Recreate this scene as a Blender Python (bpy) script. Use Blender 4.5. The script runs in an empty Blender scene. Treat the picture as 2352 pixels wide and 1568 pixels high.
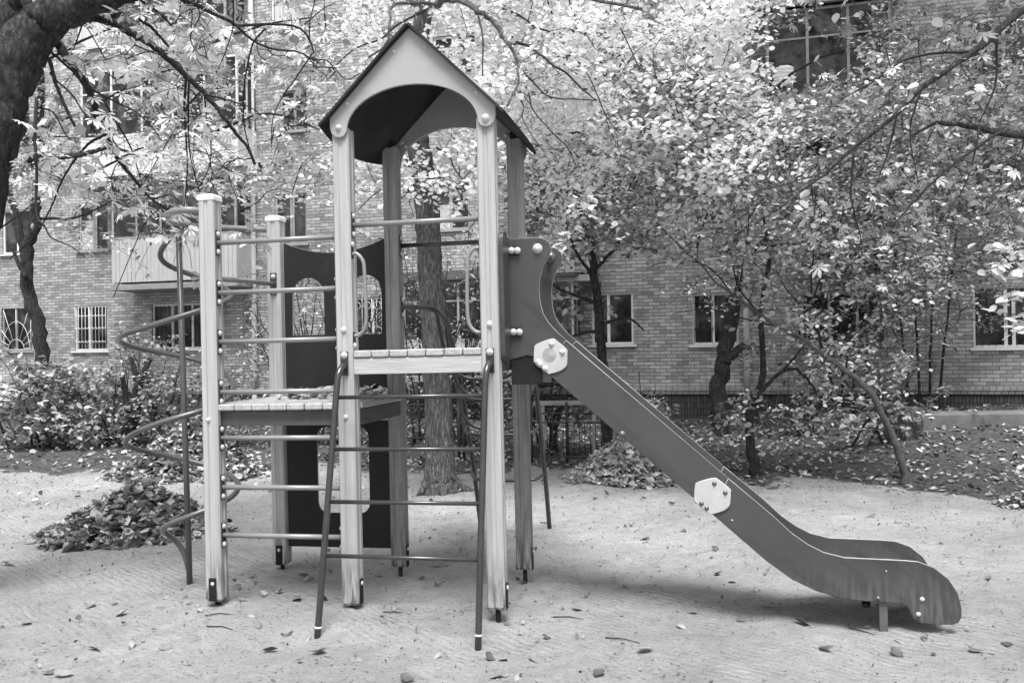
import bpy, bmesh, math, random
import numpy as np
from mathutils import Vector, Matrix
random.seed(7); RNG = np.random.default_rng(11)
scene = bpy.context.scene
COL = scene.collection
# ------------------------------------------------------------------ camera
F, PITCH, ROLL, H = 1970., .009, .0145, 1.8
cam = bpy.data.cameras.new('camera'); camo = bpy.data.objects.new('camera', cam); COL.objects.link(camo)
cam.sensor_width = 36; cam.lens = 36 * F / 2352; cam.clip_end = 500; cam.clip_start = .05
camo.matrix_world = Matrix.Translation((0, 0, H)) @ Matrix.Rotation(math.pi / 2 + PITCH, 4, 'X') @ Matrix.Rotation(-ROLL, 4, 'Z')
scene.camera = camo
# ------------------------------------------------------------------ world, sun, exposure
SUN_EL, SUN_AZ = math.radians(66), math.radians(178)      # azimuth clockwise from +Y
w = bpy.data.worlds.new('World'); scene.world = w; w.use_nodes = True
nt = w.node_tree; bg = nt.nodes['Background']
sky = nt.nodes.new('ShaderNodeTexSky'); sky.sky_type = 'NISHITA'; sky.sun_disc = False
sky.sun_elevation = SUN_EL; sky.sun_rotation = SUN_AZ; sky.dust_density = 4
bw = nt.nodes.new('ShaderNodeRGBToBW')
nt.links.new(sky.outputs[0], bw.inputs[0]); nt.links.new(bw.outputs[0], bg.inputs['Color'])
bg.inputs['Strength'].default_value = .11
sl = bpy.data.lights.new('sun', 'SUN'); sl.energy = 2.7; sl.angle = math.radians(24); sl.color = (1, 1, 1)
so = bpy.data.objects.new('sun', sl); COL.objects.link(so)
d = Vector((math.sin(SUN_AZ) * math.cos(SUN_EL), math.cos(SUN_AZ) * math.cos(SUN_EL), math.sin(SUN_EL)))
so.rotation_euler = d.to_track_quat('Z', 'Y').to_euler()
vs = scene.view_settings; vs.view_transform = 'Standard'; vs.look = 'None'; vs.gamma = 1; vs.use_curve_mapping = False
vs.exposure = 1.2
scene.cycles.max_bounces = 6
# ------------------------------------------------------------------ measuring helpers (photo measured at 2352 wide)
def ray(vx, vy):
    X = vx - 1176; Y = vy - 784; cr, sr = math.cos(ROLL), math.sin(ROLL)
    x = cr * X - sr * Y; y = sr * X + cr * Y
    cp, sp = math.cos(PITCH), math.sin(PITCH)
    return np.array([x / F, cp + sp * y / F, sp - cp * y / F])
CAMP = np.array([0, 0, H])
def at(vx, vy, depth):
    r = ray(vx, vy); return CAMP + r * (depth / r[1])
def gnd(vx, vy, z=0):
    r = ray(vx, vy); return CAMP + r * ((z - H) / r[2])
TX, TY, TYAW, TLEAN = -1.097, 5.808, -.1927, -.0095
TM = Matrix.Translation((TX, TY, 0)) @ Matrix.Rotation(TYAW, 4, 'Z') @ Matrix.Rotation(TLEAN, 4, 'Y')
TMI = np.array(TM.inverted())
def loc(vx, vy, y, axis=1):
    """point of the tower's own frame seen at a photo position, on the plane y (or x) = const"""
    o = TMI[:3, :3] @ CAMP + TMI[:3, 3]; r = TMI[:3, :3] @ ray(vx, vy)
    t = (y - o[axis]) / r[axis]; return o + t * r
BYAW = -.2756
BO = np.array([0, 22., 0]); BU = np.array([math.cos(BYAW), math.sin(BYAW), 0]); BN = np.array([BU[1], -BU[0], 0])  # BN towards camera
def fac(vx, vy, off=0.):
    r = ray(vx, vy); O = BO + BN * off
    t = ((O - CAMP) @ BN) / (r @ BN); W = CAMP + t * r
    return float((W - O) @ BU), float(W[2])
# ------------------------------------------------------------------ materials
MATS = {}
def mat(name, lo, hi=None, rough=.6, scale=6., stretch=(1, 1, 1), bump=0., bscale=40., attr=None, transl=0., spec=.4,
        stain=0., stain_scale=3., stain_col=.02, metal=0., coords='Object', lowstain=None, chips=None, streak=None):
    if name in MATS: return MATS[name]
    hi = lo if hi is None else hi
    m = bpy.data.materials.new(name); m.use_nodes = True; n = m.node_tree.nodes; L = m.node_tree.links
    p = n['Principled BSDF']; p.inputs['Roughness'].default_value = rough; p.inputs['Specular IOR Level'].default_value = spec
    p.inputs['Metallic'].default_value = metal
    tc = n.new('ShaderNodeTexCoord'); mp = n.new('ShaderNodeMapping'); mp.inputs['Scale'].default_value = stretch
    L.new(tc.outputs[coords], mp.inputs[0])
    nz = n.new('ShaderNodeTexNoise'); nz.inputs['Scale'].default_value = scale; nz.inputs['Detail'].default_value = 6
    nz.inputs['Roughness'].default_value = .65
    L.new(mp.outputs[0], nz.inputs['Vector'])
    cr = n.new('ShaderNodeMapRange'); cr.inputs[1].default_value = .3; cr.inputs[2].default_value = .7
    cr.inputs[3].default_value = lo; cr.inputs[4].default_value = hi
    L.new(nz.outputs[0], cr.inputs[0]); out = cr.outputs[0]
    if attr:
        a = n.new('ShaderNodeAttribute'); a.attribute_name = attr
        mr = n.new('ShaderNodeMapRange'); mr.inputs[3].default_value = lo; mr.inputs[4].default_value = hi
        L.new(a.outputs['Fac'], mr.inputs[0])
        out = mr.outputs[0]
    if stain:
        n2 = n.new('ShaderNodeTexNoise'); n2.inputs['Scale'].default_value = stain_scale; n2.inputs['Detail'].default_value = 8
        n2.inputs['Roughness'].default_value = .7
        L.new(mp.outputs[0], n2.inputs['Vector'])
        r2 = n.new('ShaderNodeMapRange'); r2.inputs[1].default_value = .58; r2.inputs[2].default_value = .72
        r2.inputs[4].default_value = stain; L.new(n2.outputs[0], r2.inputs[0])
        mx = n.new('ShaderNodeMix'); mx.inputs[3].default_value = stain_col
        L.new(r2.outputs[0], mx.inputs[0]); L.new(out, mx.inputs[2]); out = mx.outputs[0]
        mx.inputs[3].default_value = stain_col
    if lowstain:       # grime rubbed onto the foot of a post: (z0, z1, colour)
        sx = n.new('ShaderNodeSeparateXYZ'); L.new(tc.outputs['Object'], sx.inputs[0])
        r3 = n.new('ShaderNodeMapRange'); r3.inputs[1].default_value = lowstain[1]; r3.inputs[2].default_value = lowstain[0]
        L.new(sx.outputs[2], r3.inputs[0])
        n3 = n.new('ShaderNodeTexNoise'); n3.inputs['Scale'].default_value = 14; n3.inputs['Detail'].default_value = 5
        m3 = n.new('ShaderNodeMapping'); m3.inputs['Scale'].default_value = (2.5, 2.5, .35); L.new(tc.outputs['Object'], m3.inputs[0]); L.new(m3.outputs[0], n3.inputs['Vector'])
        mm = n.new('ShaderNodeMath'); mm.operation = 'MULTIPLY'; L.new(r3.outputs[0], mm.inputs[0])
        r4 = n.new('ShaderNodeMapRange'); r4.inputs[1].default_value = .42; r4.inputs[2].default_value = .6; L.new(n3.outputs[0], r4.inputs[0])
        L.new(r4.outputs[0], mm.inputs[1])
        mx = n.new('ShaderNodeMix'); mx.inputs[3].default_value = lowstain[2]
        L.new(mm.outputs[0], mx.inputs[0]); L.new(out, mx.inputs[2]); out = mx.outputs[0]
    if streak:     # rubbed dirt running along the slope: (angle, scale, stretch, colour, strength)
        ms_ = n.new('ShaderNodeMapping'); ms_.inputs['Rotation'].default_value = (0, streak[0], 0); L.new(tc.outputs['Object'], ms_.inputs[0])
        m2_ = n.new('ShaderNodeMapping'); m2_.inputs['Scale'].default_value = streak[2]; L.new(ms_.outputs[0], m2_.inputs[0])
        ns_ = n.new('ShaderNodeTexNoise'); ns_.inputs['Scale'].default_value = streak[1]; ns_.inputs['Detail'].default_value = 6; ns_.inputs['Roughness'].default_value = .65; L.new(m2_.outputs[0], ns_.inputs['Vector'])
        rs_ = n.new('ShaderNodeMapRange'); rs_.inputs[1].default_value = .5; rs_.inputs[2].default_value = .72; rs_.inputs[4].default_value = streak[4]; L.new(ns_.outputs[0], rs_.inputs[0])
        mx = n.new('ShaderNodeMix'); mx.inputs[3].default_value = streak[3]; L.new(rs_.outputs[0], mx.inputs[0]); L.new(out, mx.inputs[2]); out = mx.outputs[0]
    if chips:      # small scuffs and flaked spots: (scale, stretch, threshold, colour)
        mc = n.new('ShaderNodeMapping'); mc.inputs['Scale'].default_value = chips[1]; L.new(tc.outputs['Object'], mc.inputs[0])
        nc = n.new('ShaderNodeTexNoise'); nc.inputs['Scale'].default_value = chips[0]; nc.inputs['Detail'].default_value = 8; nc.inputs['Roughness'].default_value = .75; L.new(mc.outputs[0], nc.inputs['Vector'])
        rc_ = n.new('ShaderNodeMapRange'); rc_.inputs[1].default_value = chips[2]; rc_.inputs[2].default_value = chips[2] + .03; L.new(nc.outputs[0], rc_.inputs[0])
        mx = n.new('ShaderNodeMix'); mx.inputs[3].default_value = chips[3]; L.new(rc_.outputs[0], mx.inputs[0]); L.new(out, mx.inputs[2]); out = mx.outputs[0]
    L.new(out, p.inputs['Base Color'])
    if bump:
        n4 = n.new('ShaderNodeTexNoise'); n4.inputs['Scale'].default_value = bscale; n4.inputs['Detail'].default_value = 5
        L.new(mp.outputs[0], n4.inputs['Vector'])
        b = n.new('ShaderNodeBump'); b.inputs['Strength'].default_value = bump; b.inputs['Distance'].default_value = .02
        L.new(n4.outputs[0], b.inputs['Height']); L.new(b.outputs[0], p.inputs['Normal'])
    if transl:
        t = n.new('ShaderNodeBsdfTranslucent'); L.new(out, t.inputs[0]); ms = n.new('ShaderNodeMixShader')
        ms.inputs[0].default_value = transl; L.new(p.outputs[0], ms.inputs[1]); L.new(t.outputs[0], ms.inputs[2])
        L.new(ms.outputs[0], n['Material Output'].inputs[0])
    MATS[name] = m; return m
WOOD = mat('painted_post_wood', .29, .42, .55, 9, (3, 3, .12), bump=.25, bscale=30, stain=.3, stain_scale=4, stain_col=.2, lowstain=(.08, .5, .05), chips=(9, (5, 5, .16), .675, .05))
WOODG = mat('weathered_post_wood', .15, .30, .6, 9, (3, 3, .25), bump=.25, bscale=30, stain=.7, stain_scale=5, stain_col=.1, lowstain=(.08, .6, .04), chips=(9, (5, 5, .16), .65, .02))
PLANK = mat('deck_plank_wood', .27, .42, .6, 8, (3, .4, 3), bump=.3, bscale=30, stain=.75, stain_scale=14, stain_col=.08)
BEAM = mat('deck_beam_wood', .32, .43, .55, 8, (.3, 3, 3), bump=.2, bscale=30, stain=.4, stain_scale=6, stain_col=.2)
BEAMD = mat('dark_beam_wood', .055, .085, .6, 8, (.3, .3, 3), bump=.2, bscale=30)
CAPM = mat('white_cap_plastic', .75, .8, .35)
GABLE = mat('pale_gable_board', .28, .33, .5, 3, stain=.25, stain_scale=2.2, stain_col=.2, chips=(11, (1, 1, 1), .68, .10), streak=(0, 1.6, (1, 1, .8), .2, .5))
ROOFM = mat('dark_roof_board', .012, .034, .7, 3, spec=.2, stain=.5, stain_scale=4, stain_col=.015)
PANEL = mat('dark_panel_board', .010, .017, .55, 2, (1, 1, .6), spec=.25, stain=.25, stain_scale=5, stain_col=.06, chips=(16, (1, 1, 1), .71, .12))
SLIDE = mat('slide_panel_board', .046, .060, .38, 1.6, (1, 1, 1), stain=.30, stain_scale=2.2, stain_col=.05, bump=.04, bscale=8, lowstain=(.1, .40, .10), chips=(30, (1, 1, 1), .66, .16), streak=(-.69, 2.4, (.5, 1, 3), .022, .75))
RIM = mat('board_edge_highlight', .22, .36, .5, 12); RIMD = mat('dark_board_edge_highlight', .10, .2, .5, 12)  # lighter rim colours paint in the light that rounded board edges catch
STEELL = mat('grey_painted_tube', .17, .22, .28, 5, spec=.6)
STEELD = mat('dark_painted_tube', .022, .035, .25, 6, spec=.7)
STEELM = mat('mid_painted_tube', .07, .10, .3, 5, spec=.6)
BLACKM = mat('black_metal', .006, .018, .6, spec=.2)
BOLT = mat('white_bolt_cap', .40, .52, .35)
HEX = mat('pale_cover_plate', .34, .46, .4, 5, stain=.5, stain_scale=5, stain_col=.25, chips=(22, (1, 1, 1), .66, .1))
CHUTE = mat('sheet_steel', .3, .38, .3, 5, metal=.8)
def bark(name, lo, hi, sc, st, dist):
    m = mat(name, lo, hi, .9, sc * .8, st); n = m.node_tree.nodes; L = m.node_tree.links; p = n['Principled BSDF']; mp = [q for q in n if q.type == 'MAPPING'][0]
    dn = n.new('ShaderNodeTexNoise'); dn.inputs['Scale'].default_value = sc * .55; dn.inputs['Detail'].default_value = 9; dn.inputs['Roughness'].default_value = .75; L.new(mp.outputs[0], dn.inputs['Vector'])
    ad = n.new('ShaderNodeVectorMath'); ad.operation = 'MULTIPLY_ADD'; L.new(dn.outputs[1], ad.inputs[0]); ad.inputs[1].default_value = (3.4 / sc,) * 3; L.new(mp.outputs[0], ad.inputs[2])
    v = n.new('ShaderNodeTexVoronoi'); v.feature = 'DISTANCE_TO_EDGE'; v.inputs['Scale'].default_value = sc; L.new(ad.outputs[0], v.inputs['Vector'])
    r = n.new('ShaderNodeMapRange'); r.inputs[2].default_value = .28; L.new(v.outputs[0], r.inputs[0])
    mm = n.new('ShaderNodeMath'); mm.operation = 'MULTIPLY_ADD'; L.new(dn.outputs[0], mm.inputs[0]); mm.inputs[1].default_value = 1.6; L.new(r.outputs[0], mm.inputs[2])
    col = p.inputs['Base Color'].links[0].from_socket; mu = n.new('ShaderNodeMath'); mu.operation = 'MULTIPLY'; rr_ = n.new('ShaderNodeMapRange'); rr_.inputs[2].default_value = .12; rr_.inputs[3].default_value = .35; rr_.inputs[4].default_value = 1.25
    L.new(v.outputs[0], rr_.inputs[0]); L.new(col, mu.inputs[0]); L.new(rr_.outputs[0], mu.inputs[1]); L.new(mu.outputs[0], p.inputs['Base Color'])
    b = n.new('ShaderNodeBump'); b.inputs['Strength'].default_value = 1; b.inputs['Distance'].default_value = dist; L.new(mm.outputs[0], b.inputs['Height']); L.new(b.outputs[0], p.inputs['Normal'])
    return m
BARKD = bark('dark_bark', .015, .12, 26, (1, 1, .38), .035)
BARKM = bark('furrowed_bark', .09, .34, 38, (1, 1, .16), .03)
TWIG = mat('twig_bark', .008, .02, .8, 20)
TWIGL = mat('pale_twig_bark', .06, .12, .8, 20)
# ------------------------------------------------------------------ mesh helpers
def link(o, parent=None):
    COL.objects.link(o)
    if parent is not None: o.parent = parent
    return o
def tag(o, label=None, cat=None, group=None, kind=None):
    if label: o['label'] = label
    if cat: o['category'] = cat
    if group: o['group'] = group
    if kind: o['kind'] = kind
    return o
def empty(name, label, cat, M=None, group=None):
    o = bpy.data.objects.new(name, None); link(o); o.empty_display_size = .2
    if M is not None: o.matrix_world = M
    return tag(o, label, cat, group)
def obj(name, V, Fc, m, parent=None, smooth=False):
    me = bpy.data.meshes.new(name); me.from_pydata([tuple(v) for v in V], [], Fc); me.update()
    if smooth:
        for p in me.polygons: p.use_smooth = True
    me.materials.append(m)
    return link(bpy.data.objects.new(name, me), parent)
def bmobj(name, bm, m, parent=None, smooth=False):
    me = bpy.data.meshes.new(name); bmesh.ops.recalc_face_normals(bm, faces=bm.faces); bm.to_mesh(me); bm.free()
    if smooth:
        for p in me.polygons: p.use_smooth = True
    me.materials.append(m)
    return link(bpy.data.objects.new(name, me), parent)
def add_box(bm, a, b, bev=0.):
    r = bmesh.ops.create_cube(bm, size=1)
    for v in r['verts']:
        v.co = Vector([a[i] + (v.co[i] + .5) * (b[i] - a[i]) for i in range(3)])
    if bev:
        es = list({e for v in r['verts'] for e in v.link_edges})
        bmesh.ops.bevel(bm, geom=es, offset=bev, segments=2, affect='EDGES', profile=.5)
def box(name, a, b, m, parent=None, bev=0.):
    bm = bmesh.new(); add_box(bm, a, b, bev); return bmobj(name, bm, m, parent)
def boxes(name, L, m, parent=None, bev=0.):
    bm = bmesh.new()
    for a, b in L: add_box(bm, a, b, bev)
    return bmobj(name, bm, m, parent)
def crom(pts, n=6, closed=False):
    P = [np.array(p, float) for p in pts]; out = []
    N = len(P); rng = range(N if closed else N - 1)
    for i in rng:
        p1 = P[i]; p2 = P[(i + 1) % N]
        p0 = P[(i - 1) % N] if (closed or i > 0) else 2 * p1 - p2
        p3 = P[(i + 2) % N] if (closed or i < N - 2) else 2 * p2 - p1
        for k in range(n):
            t = k / n
            out.append(.5 * (2 * p1 + (p2 - p0) * t + (2 * p0 - 5 * p1 + 4 * p2 - p3) * t * t + (3 * p1 - p0 - 3 * p2 + p3) * t ** 3))
    if not closed: out.append(P[-1])
    return out
class Tubes:
    def __init__(s): s.V = []; s.F = []
    def add(s, pts, rad, n=8, cap=True, wob=0.):
        P = np.array(pts, float); k = len(P)
        R = np.full(k, rad) if np.isscalar(rad) else np.array(rad, float)
        T = np.gradient(P, axis=0); T /= np.linalg.norm(T, axis=1)[:, None] + 1e-12
        u = np.cross(T[0], [0, 0, 1.]);
        if np.linalg.norm(u) < .1: u = np.cross(T[0], [1., 0, 0])
        u /= np.linalg.norm(u); a = np.arange(n) * 2 * math.pi / n; b0 = len(s.V)
        for i in range(k):
            u = u - T[i] * (u @ T[i]); u /= np.linalg.norm(u) + 1e-12; v = np.cross(T[i], u)
            rr = R[i] * (1 + (RNG.normal(0, wob, n) if wob else 0))
            ring = P[i] + (np.cos(a) * rr)[:, None] * u + (np.sin(a) * rr)[:, None] * v
            s.V.extend(ring.tolist())
        for i in range(k - 1):
            for j in range(n):
                q = b0 + i * n; s.F.append((q + j, q + (j + 1) % n, q + n + (j + 1) % n, q + n + j))
        if cap:
            s.F.append(tuple(b0 + j for j in range(n))[::-1]); s.F.append(tuple(b0 + (k - 1) * n + j for j in range(n)))
    def build(s, name, m, parent=None, smooth=True): return obj(name, s.V, s.F, m, parent, smooth)
def tube(name, pts, r, m, parent=None, n=12):
    t = Tubes(); t.add(pts, r, n); return t.build(name, m, parent)
def panel(name, outer, holes, y, th, m, parent=None, bev=.004, rim=None):
    """flat board in an xz plane with rounded edges and holes"""
    cu = bpy.data.curves.new(name, 'CURVE'); cu.dimensions = '2D'; cu.fill_mode = 'BOTH'
    for pl in [outer] + list(holes):
        s = cu.splines.new('POLY'); s.points.add(len(pl) - 1)
        for i, p in enumerate(pl): s.points[i].co = (p[0], p[-1], 0, 1)
        s.use_cyclic_u = True
    cu.extrude = th / 2 - bev; cu.bevel_depth = bev; cu.bevel_resolution = 1; cu.offset = -bev
    o = bpy.data.objects.new(name, cu); COL.objects.link(o)
    dg = bpy.context.evaluated_depsgraph_get(); dg.update()
    me = bpy.data.meshes.new_from_object(o.evaluated_get(dg)); bpy.data.objects.remove(o)
    co = np.zeros(len(me.vertices) * 3); me.vertices.foreach_get('co', co); co = co.reshape(-1, 3)
    nco = np.stack([co[:, 0], y - co[:, 2], co[:, 1]], 1); me.vertices.foreach_set('co', nco.ravel()); me.update()
    me.materials.clear(); me.materials.append(m); me.name = name
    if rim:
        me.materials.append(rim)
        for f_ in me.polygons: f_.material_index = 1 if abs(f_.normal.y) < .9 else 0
    return link(bpy.data.objects.new(name, me), parent)
def bolt(p, ax, parent, r=.016, m=None, name='bolt'):
    """domed bolt cap: a low dome on a thin washer, facing along ax"""
    bm = bmesh.new(); prof = [(0, r * .85), (r * .45, r * .76), (r * .8, r * .5), (r, r * .12), (r * 1.12, r * .08), (r * 1.12, -.002)]
    rings = []
    for (rr, h) in prof[1:]:
        rings.append([bm.verts.new((rr * math.cos(a), rr * math.sin(a), h)) for a in [k * math.pi / 6 for k in range(12)]])
    top = bm.verts.new((0, 0, prof[0][1]))
    for j in range(12): bm.faces.new((top, rings[0][j], rings[0][(j + 1) % 12]))
    for a, b in zip(rings, rings[1:]):
        for j in range(12): bm.faces.new((a[j], b[j], b[(j + 1) % 12], a[(j + 1) % 12]))
    q = Vector(ax).to_track_quat('Z', 'Y').to_matrix().to_4x4()
    bmesh.ops.transform(bm, matrix=Matrix.Translation(p) @ q, verts=bm.verts)
    return bmobj(name, bm, m or BOLT, parent, True)

# ================================================================== the ground
def soil_mask(X, Y):
    n = .35 * np.sin(X * 1.7 + 1) + .22 * np.sin(X * 3.9 + Y) + .12 * np.sin(X * 9.1)
    edge = np.interp(X, [-30, -9, -5, -2.2, -.5, 1.6, 2.5, 3.2, 4.8, 5.6, 7, 30], [14.5, 13.3, 12.9, 13.2, 12.6, 12.2, 11.6, 11.1, 10.9, 10.0, 10.0, 10.5]) + n
    return np.clip((Y - edge) / .7 + .5, 0, 1)
POSTH = [(*(TM @ Vector((a, b, 0)))[:2], c) for a, b, c in ((-1, 0, .05), (0, 0, .085), (1, 0, .04), (-1, 1, .05), (0, 1, .035), (1, 1, -.01), (.5, -.15, .02), (-.6, .3, .03))]
WAVES = [(RNG.uniform(0, math.pi), RNG.uniform(4, 24), RNG.uniform(0, 7)) for _ in range(50)]
def ground_z(X, Y):
    z = .012 * np.sin(X * 2.3 + Y * 1.1) + .010 * np.sin(X * 5.1 - Y * 3.7) + .018 * np.sin(X * .9 + 2) * np.sin(Y * .8)
    z = z + .015 * np.exp(-(((X + .6) / 1.5) ** 2 + ((Y - 6.1) / .7) ** 2))
    for (px, py, hh) in POSTH:
        z = z + hh * np.exp(-(((X - px) ** 2 + (Y - py) ** 2) / .10))
    for (px, py) in ((-1.24, 5.5), (-.19, 5.17)):
        z = z + .02 * np.exp(-((X - px) ** 2 + (Y - py) ** 2) / .05)
    z = z + .36 / (1 + np.exp(-(X - 6.2) * 1.6)) / (1 + np.exp(-(Y - 12.6) * 2.2)) * (np.abs(X) < 60)
    near = np.exp(-np.maximum(0, np.hypot(X, Y - 8) - 14) ** 2)
    for th, fr_, ph_ in WAVES: z = z + near * .0034 / fr_ ** .35 * np.sin(fr_ * (X * math.cos(th) + Y * math.sin(th)) + ph_ + 1.3 * np.sin(X * 1.7 + ph_) + np.sin(Y * 2.3 + ph_))
    sm = soil_mask(X, Y)
    return z + sm * (.03 + .02 * np.sin(X * 3 + Y * 2))
def gz(x, y): return float(ground_z(np.array(x), np.array(y)))
gx = np.concatenate([np.linspace(-90, -14, 14), np.arange(-13, 13, .07), np.linspace(13.3, 90, 14)])
gy = np.concatenate([np.linspace(-40, 1.5, 10), np.arange(1.7, 22, .07), np.linspace(22.5, 140, 14)])
GX, GY = np.meshgrid(gx, gy); GZ = ground_z(GX, GY)
fin = (np.abs(GX) < 13) & (GY > 2) & (GY < 22)
GZ = GZ + np.where(fin, RNG.normal(0, .002, GX.shape), 0)
nx, ny = len(gx), len(gy)
idx = np.arange(nx * ny).reshape(ny, nx)
fq = np.stack([idx[:-1, :-1], idx[:-1, 1:], idx[1:, 1:], idx[1:, :-1]], -1).reshape(-1, 4)
GM = bpy.data.materials.new('raked_sand'); GM.use_nodes = True
def ground_mat(m):
    n = m.node_tree.nodes; L = m.node_tree.links; p = n['Principled BSDF']; p.inputs['Roughness'].default_value = .95; p.inputs['Specular IOR Level'].default_value = .15
    tc = n.new('ShaderNodeTexCoord')
    def noise(scale, det=6, ro=.6, mp=None):
        a = n.new('ShaderNodeTexNoise'); a.inputs['Scale'].default_value = scale; a.inputs['Detail'].default_value = det; a.inputs['Roughness'].default_value = ro
        if mp:
            q = n.new('ShaderNodeMapping'); q.inputs['Scale'].default_value = mp; L.new(tc.outputs['Object'], q.inputs[0]); L.new(q.outputs[0], a.inputs['Vector'])
        else: L.new(tc.outputs['Object'], a.inputs['Vector'])
        return a.outputs[0]
    def rng(s, a, b, c, d_):
        r = n.new('ShaderNodeMapRange'); r.inputs[1].default_value = a; r.inputs[2].default_value = b; r.inputs[3].default_value = c; r.inputs[4].default_value = d_
        L.new(s, r.inputs[0]); return r.outputs[0]
    def mul(a, b, op='MULTIPLY'):
        q = n.new('ShaderNodeMath'); q.operation = op; L.new(a, q.inputs[0])
        if isinstance(b, float): q.inputs[1].default_value = b
        else: L.new(b, q.inputs[1])
        return q.outputs[0]
    big = rng(noise(.7, 4), .35, .65, .78, 1.06); med = rng(noise(7, 8, .7), .3, .7, .78, 1.12)
    spk = rng(noise(48, 5, .75), .37, .43, .35, 1.0)
    spk2 = rng(noise(20, 8, .85), .37, .41, .5, 1.0)
    c = mul(mul(mul(mul(big, med), spk), spk2), .53)
    at_ = n.new('ShaderNodeAttribute'); at_.attribute_name = 'soil'
    soil = rng(noise(12, 8, .75), .3, .7, .05, .19)
    mk = mul(at_.outputs['Fac'], rng(noise(3.5, 6, .7), .3, .7, -.5, .5), 'ADD')
    mk = rng(mk, .35, .65, 0, 1)
    mx = n.new('ShaderNodeMix'); L.new(mk, mx.inputs[0]); L.new(c, mx.inputs[2]); L.new(soil, mx.inputs[3])
    L.new(mx.outputs[0], p.inputs['Base Color'])
    # rake marks: curved ridges whose direction wanders
    wv = n.new('ShaderNodeTexWave'); wv.bands_direction = 'DIAGONAL'; wv.inputs['Scale'].default_value = 7.5; wv.inputs['Distortion'].default_value = 7
    wv.inputs['Detail'].default_value = 2; wv.inputs['Detail Scale'].default_value = .35; wv.inputs['Detail Roughness'].default_value = .5
    L.new(tc.outputs['Object'], wv.inputs['Vector'])
    rk = mul(wv.outputs['Fac'], rng(noise(.9, 3), .42, .62, 0, 1))
    h = mul(mul(rk, .30), mul(noise(30, 8, .8), 1.2), 'ADD'); h = mul(h, mul(noise(6, 4), 1.0), 'ADD')
    b = n.new('ShaderNodeBump'); b.inputs['Strength'].default_value = 1.; b.inputs['Distance'].default_value = .05
    L.new(h, b.inputs['Height']); L.new(b.outputs[0], p.inputs['Normal'])
ground_mat(GM)
g = obj('ground', np.stack([GX, GY, GZ], -1).reshape(-1, 3), fq.tolist(), GM, smooth=True)
tag(g, kind='structure')
a_ = g.data.attributes.new('soil', 'FLOAT', 'POINT'); a_.data.foreach_set('value', soil_mask(GX, GY).ravel().astype(np.float32))

# ================================================================== leaves (vectorised)
def outline_leaf(kind):
    if kind == 'ovate':
        o = [(0, 0, 0), (.26, .2, .03), (.32, .5, .04), (.16, .82, .02), (0, 1, -.05), (-.16, .82, .02), (-.32, .5, .04), (-.26, .2, .03)]
        V = o + [(0, .45, -.03)]; Fc = [(8, i, (i + 1) % 8) for i in range(8)]
    elif kind == 'narrow':
        o = [(0, 0, 0), (.17, .35, .03), (.14, .7, .02), (0, 1, -.06), (-.14, .7, .02), (-.17, .35, .03)]
        V = o + [(0, .5, -.03)]; Fc = [(6, i, (i + 1) % 6) for i in range(6)]
    elif kind == 'round':
        V = [(0, 0, 0)]; k = 8
        for i in range(k):
            a = math.pi * (-.92 + 1.84 * i / (k - 1)) + math.pi / 2; r = .48
            V.append((r * math.cos(a), .47 + r * math.sin(a) * (1.08 if i in (3, 4) else 1), .03 * math.cos(3 * a)))
        V.append((0, .48, -.05)); Fc = [(9, i, (i + 1) % 9) for i in range(9)]
    elif kind == 'maple':
        V = []; n = 10; rad = [1, .45, .85, .4, .6, .2, .6, .4, .85, .45]
        for i in range(n):
            a = math.pi / 2 + i * 2 * math.pi / n; V.append((.62 * rad[i] * math.cos(a), .42 + .6 * rad[i] * math.sin(a), .05 * math.sin(i * 2.1)))
        V.append((0, .42, -.03)); Fc = [(10, i, (i + 1) % n) for i in range(n)]
    elif kind == 'palm':
        V = []; Fc = []
        for j, a in enumerate((-2.0, -1.25, -.5, .5 - .45, .75, 1.45, 2.1)):
            L = (.55, .85, 1., 1.05, .95, .8, .5)[j]; b = len(V); ca, sa = math.cos(a), math.sin(a)
            for (x, y, z) in [(0, 0, 0), (.06, .3, -.01), (.15, .66, -.06), (.07, .9, -.15), (0, 1, -.24), (-.07, .9, -.15), (-.15, .66, -.06), (-.06, .3, -.01)]:
                x *= L; y *= L; V.append((x * ca - y * sa, x * sa + y * ca, z * L - .12 * L * L))
            V.append((-.5 * L * sa, .5 * L * ca, -.09 * L))
            Fc += [(b + 8, b + i, b + (i + 1) % 8) for i in range(8)]
    elif kind.startswith('curl'):
        rr = random.Random(int(kind[4:])); V = []; Fc = []; nu, nv = 4, 5
        roll = rr.uniform(1.2, 3.6); bend = rr.uniform(-1.6, 1.8); sk = rr.uniform(-.5, .5)
        for j in range(nv + 1):
            t = j / nv; wd = .36 * math.sin(math.pi * min(1, .08 + t * .92)) ** .8 * (1 + .2 * rr.uniform(-1, 1))
            for i in range(nu + 1):
                s_ = (i / nu - .5) * 2; th = s_ * roll * .5 * (.5 + t * .6); R = wd / max(roll * .5, .3) * 1.3
                x = R * math.sin(th) + sk * t * t * .4; z = R * (1 - math.cos(th)) + rr.uniform(-.02, .02)
                yb = t * math.cos(bend * t * .5); zb = t * math.sin(bend * t * .5)
                V.append((x, yb - .5, z + zb * .6 - .05))
        for j in range(nv):
            for i in range(nu):
                q = j * (nu + 1) + i; Fc += [(q, q + 1, q + nu + 2), (q, q + nu + 2, q + nu + 1)]
    return np.array(V, float), np.array(Fc, int)
TEMPL = {k: outline_leaf(k) for k in ('ovate', 'narrow', 'round', 'maple', 'palm', 'curl1', 'curl2', 'curl3', 'curl4', 'curl5')}
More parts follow.
